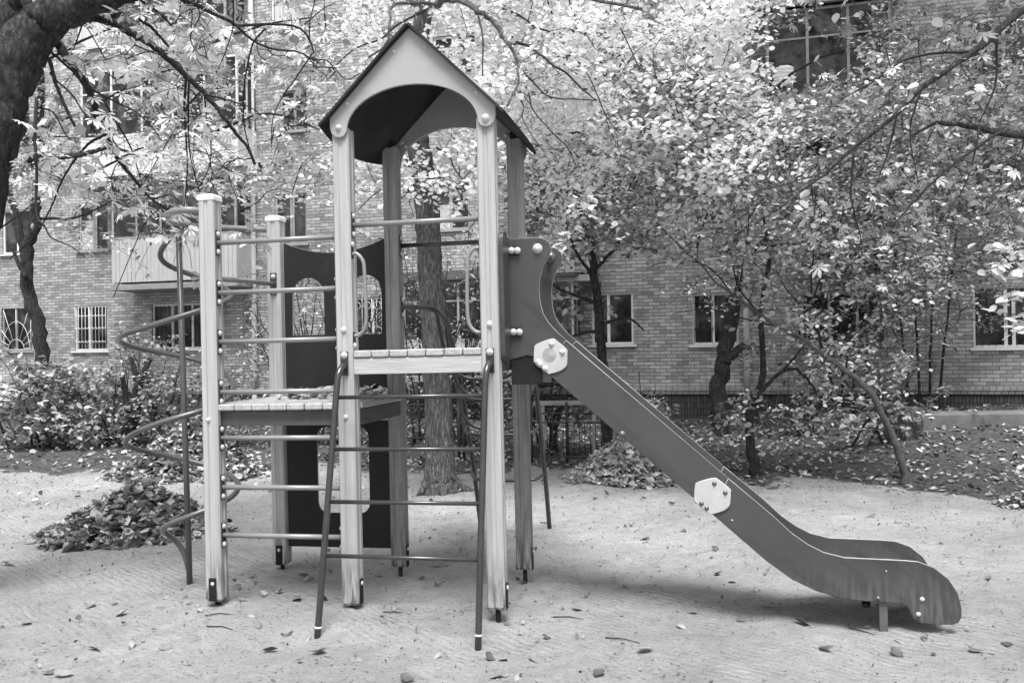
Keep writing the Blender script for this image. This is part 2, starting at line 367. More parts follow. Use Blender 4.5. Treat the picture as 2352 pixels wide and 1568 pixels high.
def leaf_frames(P, droop=.35, up=.5, out=None):
    """orientation: y = leaf axis, z = leaf normal (biased upwards)"""
    N = len(P); ang = RNG.uniform(0, 2 * math.pi, N)
    ax = np.stack([np.cos(ang), np.sin(ang), RNG.normal(-droop, .4, N)], 1)
    if out is not None: ax = ax + out
    ax /= np.linalg.norm(ax, axis=1)[:, None]
    nr = RNG.normal(0, 1, (N, 3)); nr[:, 2] = np.abs(nr[:, 2]) + up * 2.2
    nr -= ax * (nr * ax).sum(1)[:, None]; nr /= np.linalg.norm(nr, axis=1)[:, None]
    return np.cross(ax, nr), ax, nr
def leaves_mesh(name, P, size, kinds, m, parent=None, droop=.35, up=.5, frames=None, tone=None):
    P = np.asarray(P, float); N = len(P)
    S = RNG.uniform(*size, N) if not np.isscalar(size) else np.full(N, size)
    X, Y, Z = frames if frames is not None else leaf_frames(P, droop, up)
    tone = RNG.uniform(0, 1, N) if tone is None else tone
    VV = []; FF = []; TT = []; base = 0
    kid = RNG.integers(0, len(kinds), N)
    for ki, k in enumerate(kinds):
        s = np.where(kid == ki)[0]
        if not len(s): continue
        V, Fc = TEMPL[k]; jit = RNG.uniform(.75, 1.25, (len(s), 1, 1))
        v = (V[None, :, 0:1] * jit * X[s][:, None] + V[None, :, 1:2] * Y[s][:, None] + V[None, :, 2:3] * Z[s][:, None]) * S[s][:, None, None] + P[s][:, None]
        VV.append(v.reshape(-1, 3)); FF.append((Fc[None] + (np.arange(len(s)) * len(V))[:, None, None] + base).reshape(-1, 3))
        TT.append(np.repeat(tone[s], len(V))); base += len(s) * len(V)
    V = np.concatenate(VV); Fc = np.concatenate(FF); T = np.concatenate(TT)
    me = bpy.data.meshes.new(name); me.vertices.add(len(V)); me.vertices.foreach_set('co', V.ravel())
    me.loops.add(Fc.size); me.loops.foreach_set('vertex_index', Fc.ravel().astype(np.int32))
    me.polygons.add(len(Fc)); me.polygons.foreach_set('loop_start', np.arange(0, Fc.size, 3, dtype=np.int32))
    me.update(calc_edges=True); a = me.attributes.new('tone', 'FLOAT', 'POINT'); a.data.foreach_set('value', T.astype(np.float32))
    me.materials.append(m)
    return link(bpy.data.objects.new(name, me), parent)
LEAFB = mat('pale_autumn_leaf', .68, .97, .45, attr='tone', transl=.42)
LEAFA = mat('chestnut_leaf', .24, .88, .42, attr='tone', transl=.25)
LEAFR = mat('thicket_leaf', .10, .66, .42, attr='tone', transl=.18)
LEAFS = mat('shrub_leaf', .07, .56, .45, attr='tone', transl=.18)
LEAFW = mat('near_white_leaf', .5, .7, .5, attr='tone', transl=.4)
LITTER = mat('dry_leaf', .05, .72, .7, attr='tone', transl=.1)
PILEM = mat('dry_pile_leaf', .035, .58, .6, attr='tone', transl=.08)
PILER = mat('dry_pale_pile_leaf', .2, .62, .6, attr='tone', transl=.1)

# ================================================================== the play tower
tw = empty('play_tower', 'wooden playground tower with peaked roof, spiral climbing pole and long grey slide', 'playground tower', TM)
W2 = .0585
def post(x, y, z0, z1, m, cap=False):
    c, g, gd = .010, .013, .008       # chamfer, half groove width, groove depth
    side = [(-W2 + c, -W2), (-g - .004, -W2), (-g, -W2 + gd), (g, -W2 + gd), (g + .004, -W2), (W2 - c, -W2)]
    prof = []
    for k in range(4):
        ca, sa = math.cos(k * math.pi / 2), math.sin(k * math.pi / 2)
        prof += [(ca * a - sa * b, sa * a + ca * b) for a, b in side]
    zs = [z0, z0 + .018] + list(np.linspace(z0 + .02, z1, 12)[1:]); V = []; n = len(prof)
    bow = random.uniform(-.002, .002)
    for i, z in enumerate(zs):
        k = .8 if i == 0 else 1.
        V += [(x + a * k + bow * math.sin(math.pi * (z - z0) / (z1 - z0)), y + b * k, z) for a, b in prof]
    Fc = [(i * n + j, i * n + (j + 1) % n, (i + 1) * n + (j + 1) % n, (i + 1) * n + j) for i in range(len(zs) - 1) for j in range(n)]
    Fc += [tuple(range(n))[::-1], tuple(range((len(zs) - 1) * n, len(zs) * n))]
    o = obj('post', V, Fc, m, tw)
    t = Tubes(); t.add([(x, y, -.12), (x, y, z0 + .02)], .017, 10); t.build('ground_peg', BLACKM, o)
    if cap:
        s = W2 + .004; bm = bmesh.new(); add_box(bm, (x - s, y - s, z1 - .025), (x + s, y + s, z1 + .006), .003)
        top = bmesh.ops.create_cone(bm, cap_ends=True, segments=4, radius1=s * 1.40, radius2=s * 1.05, depth=.014)
        bmesh.ops.rotate(bm, verts=top['verts'], cent=(0, 0, 0), matrix=Matrix.Rotation(math.pi / 4, 3, 'Z'))
        bmesh.ops.translate(bm, verts=top['verts'], vec=(x, y, z1 + .012)); bmobj('post_cap', bm, CAPM, o)
    return o
pLF = post(-1.0, 0, .095, 2.90, WOOD, True); pLB = post(-1.0, 1, .10, 2.90, WOOD, True)
pFL = post(0, 0, .10, 3.30, WOOD); pFR = post(1, 0, .105, 3.30, WOOD)
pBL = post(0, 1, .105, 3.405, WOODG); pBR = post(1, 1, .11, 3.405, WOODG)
def foot_plate(p, x, y, face):
    if face == 'f':
        o = box('foot_plate', (x - .028, y - W2 - .006, .10), (x + .028, y - W2, .26), BLACKM, p, .002); bolt((x, y - W2 - .006, .22), (0, -1, 0), o, .012)
    else:
        s = 1 if face == 'r' else -1
        a, b = sorted((x + s * W2, x + s * (W2 + .006)))
        o = box('foot_plate', (a, y - .028, .10), (b, y + .028, .27), BLACKM, p, .002); bolt((x + s * (W2 + .006), y, .24), (s, 0, 0), o, .014)
foot_plate(pLF, -1, 0, 'f'); foot_plate(pLB, -1, 1, 'f'); foot_plate(pFL, 0, 0, 'r'); foot_plate(pFR, 1, 0, 'r'); foot_plate(pFR, 1, 0, 'l'); foot_plate(pBL, 0, 1, 'r'); foot_plate(pBR, 1, 1, 'r'); foot_plate(pBR, 1, 1, 'l')
for (x, z, p) in ((0, 1.945, pFL), (1.005, 1.955, pFR), (0, 1.36, pFL), (-1.01, 1.35, pLF)): bolt((x - .004, -W2 + .006, z), (0, -1, 0), p, .02 if z > 1.5 else .017)
def rung(x0, x1, y, z, m, p0=None, p1=None, r=.0175, plates=(1, 1)):
    o = tube('rung', [(x0 + W2 + .004, y, z), (x1 - W2 - .004, y, z)], r, m, tw, 14)
    for k, (x, s) in enumerate(((x0, 1), (x1, -1))):
        if not plates[k]: continue
        a, b = sorted((x + s * W2, x + s * (W2 + .007)))
        pl = box('rung_bracket', (a, y - .026, z - .088), (b, y + .026, z + .088), STEELD, o, .003)
        for dz in (-.062, .062): bolt((x + s * (W2 + .007), y, z + dz), (s, 0, 0), o, .018)
    return o
for z in (2.579, 2.23, 1.888, 1.538, 1.22, .879, .547): rung(-1, 0, -.012, z, STEELL)
rung(0, 1, -.012, 2.652, STEELL); rung(0, 1, 1, 2.63, STEELD)
# bar between the two end posts
A_ = loc(512, 637, .1); B_ = loc(634, 652, 1 - W2 - .01); zb_ = float(B_[2])
o = tube('rung', [(-1.0, W2 + .004, float(A_[2]) - .01), (-1.0, .5, (A_[2] + B_[2]) / 2), (-1.0, 1 - W2 - .004, zb_)], .0185, STEELL, tw, 14)
box('rung_bracket', (-1.028, 1 - W2 - .008, zb_ - .09), (-.972, 1 - W2, zb_ + .09), STEELD, o, .003)
for dz in (-.06, .06): bolt((-1., 1 - W2 - .008, zb_ + dz), (0, -1, 0), o, .018)
# decks
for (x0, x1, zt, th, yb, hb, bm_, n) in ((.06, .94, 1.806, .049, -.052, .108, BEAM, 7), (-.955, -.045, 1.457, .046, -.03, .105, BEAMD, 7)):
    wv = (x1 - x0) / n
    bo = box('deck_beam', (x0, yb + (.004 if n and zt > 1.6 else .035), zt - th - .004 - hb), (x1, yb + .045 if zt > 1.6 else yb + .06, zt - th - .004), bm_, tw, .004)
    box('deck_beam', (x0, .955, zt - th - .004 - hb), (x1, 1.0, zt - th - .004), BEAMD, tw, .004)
    for k in range(n):
        y0 = -.055 if zt > 1.6 else -.045
        box('deck_board', (x0 + k * wv + .003, y0 + random.uniform(-.003, .003), zt - th), (x0 + (k + 1) * wv - .003, 1.03, zt + random.uniform(-.002, .001)), PLANK, tw, .009)
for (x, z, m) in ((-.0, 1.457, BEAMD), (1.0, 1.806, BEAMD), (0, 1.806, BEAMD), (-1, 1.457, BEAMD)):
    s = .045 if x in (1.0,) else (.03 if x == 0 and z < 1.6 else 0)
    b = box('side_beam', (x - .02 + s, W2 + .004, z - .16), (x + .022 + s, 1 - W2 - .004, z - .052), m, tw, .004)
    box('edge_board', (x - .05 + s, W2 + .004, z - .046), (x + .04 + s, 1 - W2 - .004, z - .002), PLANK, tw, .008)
# leaves lying on the lower deck
P = np.stack([RNG.uniform(-.75, -.05, 170), RNG.uniform(.45, .97, 170), RNG.uniform(1.462, 1.50, 170)], 1)
fr = leaf_frames(P, .0, 2.); Pw = (np.array(TM)[:3, :3] @ P.T).T + np.array(TM)[:3, 3]
tag(leaves_mesh('leaf_litter', Pw, (.06, .12), ['curl1', 'curl2', 'curl3', 'curl4', 'ovate'], PILEM, None, frames=fr), 'dry leaves blown onto the lower deck beside the dark arched panel', 'dry leaves', kind='stuff')
# dark panels at the back of the low bay
top = [(x, 2.60 + .095 * (abs(x + .49) / .43) ** 2) for x in np.linspace(-.055, -.925, 17)]
def arch(xa, xb, z0, z1):
    r = (xb - xa) / 2; cx = (xa + xb) / 2
    return [(xa, z0), (xb, z0)] + [(cx + r * math.cos(a), z1 - r * 1.0 + r * 1.0 * math.sin(a)) for a in np.linspace(0, math.pi, 14)]
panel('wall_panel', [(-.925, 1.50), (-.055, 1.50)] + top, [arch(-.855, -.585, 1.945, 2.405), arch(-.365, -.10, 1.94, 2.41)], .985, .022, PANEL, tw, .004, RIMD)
def rrect(xa, xb, z0, z1, r, n=5):
    out = []
    for cx, cz, a0 in ((xb - r, z1 - r, 0), (xa + r, z1 - r, 1), (xa + r, z0 + r, 2), (xb - r, z0 + r, 3)):
        out += [(cx + r * math.cos(a), cz + r * math.sin(a)) for a in np.linspace(a0 * math.pi / 2, (a0 + 1) * math.pi / 2, n)]
    return out
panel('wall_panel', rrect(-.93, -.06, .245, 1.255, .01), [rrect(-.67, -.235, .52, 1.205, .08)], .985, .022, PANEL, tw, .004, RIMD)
# roof
apx = (.508, 3.925)
arcp = [(.06 + .448, 3.56)]
def gable(y, m, front):
    L = [(-.062, 3.41), apx, (1.078, 3.41)]
    lobe_r = [(1.078, 3.30), (1.066, 3.262), (1.04, 3.238), (1.005, 3.232), (.975, 3.245), (.958, 3.275)]
    arc = [(.508 + .45 * math.cos(a), 3.275 + .275 * math.sin(a)) for a in np.linspace(0, math.pi, 26)][1:-1]
    lobe_l = [(1.016 - a, b) for a, b in lobe_r][::-1]
    return panel('gable_panel', L + lobe_r + arc + lobe_l, [], y, .02, m, tw, .004)
gf = gable(-W2 - .011, GABLE, True); gb = gable(1 + W2 + .011, GABLE, False)
for q in ((1165, 297, 594), (1237, 283, 0), (1011, 690, 0), (1400, 622, 0)): pass
for (x, z, r) in ((.40, 3.775, .011), (.615, 3.785, .011), (.065, 3.455, .011), (.955, 3.46, .011), (.0, 3.30, .02), (1.012, 3.29, .024)): bolt((x, -W2 - .022, z), (0, -1, 0), gf, r)
for (x, z) in ((.07, 3.46), (.1, 3.43), (.92, 3.46), (.95, 3.43), (.70, 3.70), (.73, 3.665)): bolt((x, 1 + W2, z), (0, -1, 0), gb, .016)
for s in (-1, 1):       # roof board: straight ridge, outward-bowed eave
    V = []; n = 12; th = .016
    dx, dz = .625 * s, -.625
    for k in range(n + 1):
        t = k / n; y = -.125 + t * 1.26; e = 1 + .085 * math.sin(math.pi * t)
        for (j, u) in enumerate((0., .5, 1.)):
            for h in (0, th):
                V.append((apx[0] + dx * u * (e if u else 1) + s * h * .7, y, apx[1] + .008 + dz * u * (e if u else 1) + h * .7))
    Fc = []
    for k in range(n):
        a = k * 6; b = a + 6
        for (i, j) in ((1, 3), (3, 5), (5, 4), (4, 2), (2, 0), (0, 1)): Fc.append((a + i, a + j, b + j, b + i))
    for a in (0, n * 6): Fc += [(a, a + 1, a + 3, a + 2), (a + 2, a + 3, a + 5, a + 4)]
    bm = bmesh.new(); vv = [bm.verts.new(v) for v in V]
    for f_ in Fc: bm.faces.new([vv[i] for i in f_])
    bmobj('roof_panel', bm, ROOFM, tw)
# inner side: metal brackets where the rear posts meet the roof
for x in (0, 1): box('roof_bracket', (x - .03, .93, 3.40), (x + .03, 1.0, 3.45), BLACKM, tw, .004)
# handles
for s, x in ((1, W2 + .004), (-1, 1 - W2 - .004)):
    pts = crom([(x, -.03, 2.455), (x + s * .03, -.03, 2.455), (x + s * .07, -.032, 2.41), (x + s * .082, -.034, 2.33), (x + s * .088, -.034, 2.05), (x + s * .075, -.032, 1.955), (x + s * .035, -.03, 1.91), (x, -.03, 1.905)], 6)
    o = tube('handle_bar', pts, .0125, STEELL, tw, 12)
    for z in (2.475, 1.88):
        a, b = sorted((x, x - s * .006)); box('handle_bracket', (a, -.05, z - .05), (b, -.008, z + .05), STEELD, o, .002)
        bolt((x, -.03, z + (.045 if z > 2.2 else -.04)), (s, 0, 0), o, .018)
# ladder on the front
rails = []
for (xt, xb, yb) in ((.0, -.082, -.405), (1.0, .966, -.43)):
    pts = crom([(xt, -W2 - .01, 1.70), (xt, -.10, 1.70), (xt - .008, -.15, 1.65), (xt - .013, -.175, 1.55)], 5)
    a = pts[-1]; pts += [a + (np.array([xb, yb, .0]) - a) * t for t in np.linspace(.1, 1.03, 12)]
    o = tube('ladder_rail', pts, .021, STEELD if xt == 9 else STEELD, tw, 14); rails.append(pts)
    box('rail_bracket', (xt - .028, -W2 - .009, 1.64), (xt + .028, -W2 - .001, 1.80), STEELD, o, .004)
    bolt((xt, -W2 - .009, 1.775), (0, -1, 0), o, .022)
    e = pts[-1]; q = pts[-2] + (e - pts[-2]) * .12; t = Tubes(); dd = (e - q) / np.linalg.norm(e - q); t.add([q, q + dd * .012], .0225, 14); t.build('foot_band', CAPM, o)
def at_z(pts, z):
    for a, b in zip(pts, pts[1:]):
        if (a[2] - z) * (b[2] - z) <= 0 and abs(a[2] - b[2]) > 1e-6: return a + (b - a) * ((z - a[2]) / (b[2] - a[2]))
for z in (1.50, 1.167, .835, .50): tube('ladder_rung', [at_z(rails[0], z), at_z(rails[1], z)], .0135, STEELD, tw, 12)
# spiral climber
PX, PY = -1.60, .58
def pole_x(z): return -1.572 - .014 * z
tube('climbing_pole', [(pole_x(-.1), PY, -.1), (pole_x(1.4), PY, 1.4), (pole_x(2.8), PY, 2.80)], .0225, STEELM, tw, 14)
keys = [(-.12, .03, (403, 535)), (0, None, (368, 585)), (.25, .30, (405, 641)), (.5, None, (520, 690)), (.75, .38, (412, 745)), (1, None, (293, 793)), (1.25, .38, (412, 838)), (1.5, None, (523, 915)),
        (1.75, .38, (412, 974)), (2, None, (309, 1030)), (2.25, .38, (412, 1073)), (2.5, None, (532, 1140)), (2.75, .27, (465, 1207)), (2.9, .10, (432, 1236)), (3, .045, (420, 1268)), (3.12, .03, (430, 1308))]
kp = []
for ph, R, q in keys:
    y = PY + ((R or 0) * (1 if abs(ph % 1 - .25) < .01 else -1 if abs(ph % 1 - .75) < .01 else 0)); p = loc(q[0], q[1], y)
    kp.append(np.array([ph, R if R else abs(p[0] - pole_x(p[2])), p[2]]))
ctrl = [(pole_x(z) - R * math.cos(2 * math.pi * ph), PY + R * math.sin(2 * math.pi * ph), z) for ph, R, z in crom(kp, 14)]
tube('spiral_tube', ctrl, .021, STEELM, tw, 12)
hp = crom([(-1 - W2 + .02, .0, 2.81)] + [tuple(loc(x, y, 2.81, 2)) for x, y in ((430, 482), (402, 486), (384, 492), (381, 499), (395, 508), (425, 516), (460, 520))] + [(-1.03, 1.0, 2.81)], 6)
tube('top_hoop', hp, .0225, STEELL, tw, 14)
# arch climber behind
def sidepath(x): return crom([(x, 1 - .02, 2.145), (x, 1.3, 2.15), (x, 1.6, 2.13), (x, 1.95, 1.98), (x, 2.2, 1.74), (x, 2.42, 1.42), (x, 2.62, 1.0), (x, 2.86, .5), (x, 3.06, -.05)], 6)
ac = []
for x, pb in ((.17, .0), (.88, 1.)):
    pts = [np.array([x + (pb + (W2 if pb == 0 else -W2) - x) * max(0, 1 - (p[1] - 1) / .35), p[1], p[2]]) for p in sidepath(x)]
    o = tube('arch_rail', pts, .023, STEELD, tw, 12); ac.append(pts)
    s = 1 if pb == 0 else -1; a, b = sorted((pb + s * W2, pb + s * (W2 + .008)))
    box('rail_bracket', (a, .975, 2.06), (b, 1.025, 2.23), STEELD, o, .003)
    for dz in (-.06, .06): bolt((pb + s * (W2 + .008), 1, 2.145 + dz), (s, 0, 0), o, .018)
for k, (fr_, dy, dz) in enumerate(((.25, .28, -.58), (.36, .16, -.62), (.48, .05, -.70), (.62, -.22, -.14), (.74, -.22, -.08), (.87, -.22, -.05))):
    i = int(fr_ * (len(ac[0]) - 1)); A, B = ac[0][i], ac[1][i]; dr = np.array([0, dy, dz]); u = B - A
    tube('arch_rung', crom([A, A + u * .02 + dr * .5, A + u * .09 + dr * .86, A + u * .25 + dr * 1.0, A + u * .5 + dr * 1.03, A + u * .75 + dr, A + u * .91 + dr * .86, A + u * .98 + dr * .5, B], 5), .0165, STEELD, tw, 10)
# slide
YN, YF = .215, .785
z3 = lambda x, y: ((x / 1.792 + 1420) / 1.2755, (y / 1.792 + 660) / 1.2755)
z5 = lambda x, y: ((x / 2.138 + 1900) / 1.2755, (y / 2.138 + 1300) / 1.2755)
def PP(L, f_): return [loc(*f_(*p), .2)[[0, 2]] for p in L]
up_top = PP([(118, 90), (122, 78), (132, 71), (200, 66), (285, 62), (315, 70), (340, 94), (350, 130), (335, 165), (305, 215), (290, 270), (285, 330), (290, 400), (305, 460), (335, 510), (375, 555), (425, 600)], z3)
lw_top = PP([(500, 215), (650, 340), (780, 450), (900, 560), (1000, 630), (1100, 680), (1230, 712), (1400, 720), (1600, 730), (1690, 738), (1790, 775), (1880, 845), (1940, 935), (1963, 1030), (1963, 1085), (1943, 1122), (1900, 1135), (1780, 1130), (1710, 1122), (1665, 1095), (1642, 1050), (1622, 1018), (1590, 1000), (1500, 992), (1350, 985), (1200, 965), (1050, 922), (900, 850), (740, 735), (520, 545), (395, 437)], z5)
s1 = up_top[-1]; s2 = lw_top[0]; s2b = lw_top[-1]
s1b = loc(1262, 862, .2)[[0, 2]]
def shift(pl, dx, dz): return [(p[0] + dx, p[1] + dz) for p in pl]
slide = None
chp = [(1.10, 1.79), (1.30, 1.74), (float(s1b[0]) + .06, float(s1b[1]) + .06)]
for a in (.2, .4, .6, .8, 1.): chp.append((s1b[0] + .06 + (s2b[0] - s1b[0]) * a, s1b[1] + .06 + (s2b[1] - s1b[1]) * a))
for i in (-2, -3, -4, -5, -6, -7, -8): chp.append((lw_top[i][0] + .02, lw_top[i][1] + .045))
chp += [(3.62, .235), (3.72, .20), (3.80, .13)]
chp = crom([np.array([a, 0, b]) for a, b in chp], 3)
V = []; Fc = []
for p in chp: V += [(p[0], YN + .012, p[2]), (p[0], YF - .012, p[2]), (p[0], YN + .012, p[2] - .012), (p[0], YF - .012, p[2] - .012)]
for k in range(len(chp) - 1):
    a = 4 * k; b = a + 4; Fc += [(a, b, b + 1, a + 1), (a + 2, a + 3, b + 3, b + 2)]
slide = obj('slide', V, Fc, CHUTE, tw)
for y in (YN, YF):
    jag = PP([(262, 690), (245, 686), (228, 680), (210, 684), (190, 690), (165, 697), (140, 702), (122, 706)], z3) if y == YN else [(1.36, 1.745), (1.08, 1.745)]
    bot = [(s1b[0], s1b[1])] if False else []
    body = [tuple(p) for p in up_top] + [(s1[0] - .09, s1[1] - .105), (s1[0] - .16, s1[1] - .12)] + [tuple(p) for p in jag]
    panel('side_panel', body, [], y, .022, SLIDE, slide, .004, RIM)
    mid = [(s1[0] + .004, s1[1] - .004), tuple(s2 + np.array([-.004, .004])), tuple(s2b + np.array([-.002, .004])), tuple(s1b), (s1[0] - .13, s1[1] - .16), (s1[0] - .07, s1[1] - .07)]
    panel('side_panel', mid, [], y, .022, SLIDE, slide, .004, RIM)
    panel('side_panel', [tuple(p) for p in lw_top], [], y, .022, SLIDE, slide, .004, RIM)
box('under_frame', (1.085, YN - .004, 1.55), (1.36, YN + .012, 1.735), BLACKM, slide, .003)
box('under_frame', (1.085, YF - .02, 1.55), (1.36, YF, 1.735), BLACKM, slide, .003)
box('side_bracket', (1.30, YN - .016, 1.56), (1.36, YN - .002, 1.70), STEELD, slide, .003)
bolt((1.275, YN - .012, 1.70), (0, -1, 0), slide, .025)
def hexp(c3, y, fz, hole):
    pts = crom([np.array(p) for p in PP(c3, fz)], 3, True)
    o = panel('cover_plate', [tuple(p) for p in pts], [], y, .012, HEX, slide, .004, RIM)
    return o
h1 = [(352, 594), (380, 606), (430, 648), (435, 670), (434, 725), (425, 745), (395, 765), (345, 779), (330, 776), (265, 722), (258, 710), (260, 645), (275, 622)]
h2 = [(405, 211), (440, 222), (512, 280), (516, 300), (512, 372), (500, 395), (470, 418), (395, 440), (375, 436), (290, 360), (284, 345), (290, 262), (310, 236)]
for y, s in ((YN - .018, -1), (YF + .018, 1)):
    o = hexp(h1, y, z3, 1)
    for q in ((352, 621), (408, 664), (292, 729), (319, 751)):
        c = loc(*z3(*q), .2); bolt((c[0], y + s * .006, c[2]), (0, s, 0), o, .019)
    if s < 0:
        c = loc(*z3(341, 679), .2); t = Tubes(); t.add([(c[0], y - .0055, c[2]), (c[0], y - .008, c[2])], .047, 20); t.build('centre_disc', mat('grey_disc', .16, .38, .5, 14), o, False)
    o = hexp(h2, y, z5, 0)
    for q in ((412, 246), (480, 303), (331, 371), (364, 400)):
        c = loc(*z5(*q), .2); bolt((c[0], y + s * .006, c[2]), (0, s, 0), o, .014, STEELM)
tube('top_bar', [(1.285, YN - .012, 2.462), (1.285, YF + .012, 2.462)], .0175, STEELL, slide, 12)
bolt((1.285, YN - .012, 2.462), (0, -1, 0), slide, .03)
t = Tubes(); t.add([(1.285, YF - .018, 2.462), (1.285, YF - .011, 2.462)], .042, 16); t.build('bar_flange', STEELM, slide)
for q, r, m in (((1440, 968), .012, STEELM), ((1716, 973), .013, BOLT), ((1692, 1067), .013, BOLT), ((1490, 796), .004, BOLT), ((524, 478), .005, BOLT)):
    c = loc(*z5(*q), .2); bolt((c[0], YN - .012, c[2]), (0, -1, 0), slide, r, m)
c = loc(1429, 997, .2); bolt((c[0], YN - .012, c[2]), (0, -1, 0), slide, .02, STEELM)
for y in (YN + .03, YF - .03):
    box('support_leg', (3.39, y - .02, -.12), (3.44, y + .02, .30), BLACKM if y > .5 else STEELM, slide, .003)
# guard boards beside the slide mouth
for y in (YN - .14, YF + .14):
    pl = rrect(y - .09, y + .09, 1.70, 2.565, .07)
    bm = bmesh.new(); f0 = [bm.verts.new((1.066, a, b)) for a, b in pl]; f1 = [bm.verts.new((1.092, a, b)) for a, b in pl]
    bm.faces.new(f0); bm.faces.new(f1[::-1]); n = len(pl)
    for i in range(n): bm.faces.new((f0[i], f1[i], f1[(i + 1) % n], f0[(i + 1) % n]))
    o = bmobj('guard_board', bm, SLIDE, tw)
for z in (2.455, 1.905):
    o = box('panel_clip', (1.095, YN - .03, z - .03), (1.16, YN - .012, z + .03), BLACKM, slide, .003)
    bolt((1.11, YN - .03, z), (0, -1, 0), slide, .021); bolt((1.15, YN - .03, z - .002), (0, -1, 0), slide, .021)

# ================================================================== the apartment building
BM = Matrix.Translation((0, 22, 0)) @ Matrix.Rotation(BYAW, 4, 'Z')
bd = empty('apartment_building', 'long brick apartment block with balconies behind the trees', 'apartment building', BM)
def brick_mat(name, c1, c2, mort, wdt, hgt, ms, bumpd=.012, rot=False, off=.5, stain=.0):
    m = bpy.data.materials.new(name); m.use_nodes = True; n = m.node_tree.nodes; L = m.node_tree.links; p = n['Principled BSDF']
    p.inputs['Roughness'].default_value = .85; p.inputs['Specular IOR Level'].default_value = .2
    tc = n.new('ShaderNodeTexCoord'); sx = n.new('ShaderNodeSeparateXYZ'); cb = n.new('ShaderNodeCombineXYZ'); L.new(tc.outputs['Object'], sx.inputs[0])
    ad = n.new('ShaderNodeMath'); ad.operation = 'ADD'; L.new(sx.outputs[0], ad.inputs[0]); L.new(sx.outputs[1], ad.inputs[1])
    L.new(ad.outputs[0], cb.inputs[1 if rot else 0]); L.new(sx.outputs[2], cb.inputs[0 if rot else 1])
    dn = n.new('ShaderNodeTexNoise'); dn.inputs['Scale'].default_value = 3.5; dn.inputs['Detail'].default_value = 3; L.new(tc.outputs['Object'], dn.inputs['Vector'])
    va = n.new('ShaderNodeVectorMath'); va.operation = 'SCALE'; va.inputs['Scale'].default_value = .035; L.new(dn.outputs[1], va.inputs[0])
    vb = n.new('ShaderNodeVectorMath'); L.new(cb.outputs[0], vb.inputs[0]); L.new(va.outputs[0], vb.inputs[1])
    bt = n.new('ShaderNodeTexBrick'); L.new(vb.outputs[0], bt.inputs['Vector']); bt.offset = off
    bt.inputs['Scale'].default_value = 1; bt.inputs['Brick Width'].default_value = wdt; bt.inputs['Row Height'].default_value = hgt
    bt.inputs['Mortar Size'].default_value = ms; bt.inputs['Mortar Smooth'].default_value = .25
    bt.inputs['Color1'].default_value = (c1,) * 3 + (1,); bt.inputs['Color2'].default_value = (c2,) * 3 + (1,); bt.inputs['Mortar'].default_value = (mort,) * 3 + (1,)
    def ns(s, a, b, lo, hi, det=6, st=None):
        q = n.new('ShaderNodeTexNoise'); q.inputs['Scale'].default_value = s; q.inputs['Detail'].default_value = det; q.inputs['Roughness'].default_value = .7
        if st:
            mp = n.new('ShaderNodeMapping'); mp.inputs['Scale'].default_value = st; L.new(tc.outputs['Object'], mp.inputs[0]); L.new(mp.outputs[0], q.inputs['Vector'])
        else: L.new(tc.outputs['Object'], q.inputs['Vector'])
        r = n.new('ShaderNodeMapRange'); r.inputs[1].default_value = a; r.inputs[2].default_value = b; r.inputs[3].default_value = lo; r.inputs[4].default_value = hi; L.new(q.outputs[0], r.inputs[0]); return r.outputs[0]
    bwn = n.new('ShaderNodeRGBToBW'); L.new(bt.outputs[0], bwn.inputs[0]); c = bwn.outputs[0]
    for s in (ns(.45, .35, .65, .82, 1.08), ns(5, .3, .7, .84, 1.12), ns(40, .3, .7, .86, 1.1), ns(1.2, .52, .72, 1., .72, 6, (1.6, 1, .35))):
        q = n.new('ShaderNodeMath'); q.operation = 'MULTIPLY'; L.new(c, q.inputs[0]); L.new(s, q.inputs[1]); c = q.outputs[0]
    L.new(c, p.inputs['Base Color'])
    iv = n.new('ShaderNodeMath'); iv.operation = 'SUBTRACT'; iv.inputs[0].default_value = 1.; L.new(bt.outputs['Fac'], iv.inputs[1])
    av = n.new('ShaderNodeMath'); av.operation = 'MULTIPLY_ADD'; L.new(ns(30, 0, 1, 0, 1), av.inputs[0]); av.inputs[1].default_value = .35; L.new(iv.outputs[0], av.inputs[2])
    b = n.new('ShaderNodeBump'); b.inputs['Strength'].default_value = .9; b.inputs['Distance'].default_value = bumpd; L.new(av.outputs[0], b.inputs['Height']); L.new(b.outputs[0], p.inputs['Normal'])
    return m
BRICK = brick_mat('silicate_brick', .25, .50, .17, .27, .086, .009, .010)
TILE = brick_mat('plinth_tile', .07, .13, .04, .16, .075, .009, .006, rot=True, off=0.)
LEDGE = brick_mat('ledge_brick', .34, .44, .12, .135, .3, .008, off=0.)
CONC = mat('rough_concrete', .22, .34, .9, 4, bump=.4, bscale=20, stain=.4, stain_scale=2, stain_col=.1)
FRW = mat('white_window_frame', .6, .72, .5, 6, stain=.25, stain_scale=6, stain_col=.3)
FRG = mat('weathered_window_frame', .22, .38, .7, 6, stain=.4, stain_scale=8, stain_col=.1)
GRW = mat('white_iron_grille', .6, .7, .5); GRD = mat('dark_iron_grille', .03, .05, .5)
CURT = mat('pale_curtain', .4, .6, .9, 5, (6, 1, .6)); SHEET = mat('pale_sheet_cladding', .42, .52, .6, 3, (4, 1, .5), stain=.3, stain_scale=4, stain_col=.25)
SIDING = mat('white_siding', .66, .74, .6, 2); DARKW = mat('dark_eave', .03, .05, .7); BOARD = mat('grey_vertical_boarding', .24, .36, .8, 5, (6, 1, .3))
PIPEM = mat('painted_downpipe', .34, .42, .5, 4, stain=.35, stain_scale=5, stain_col=.15)
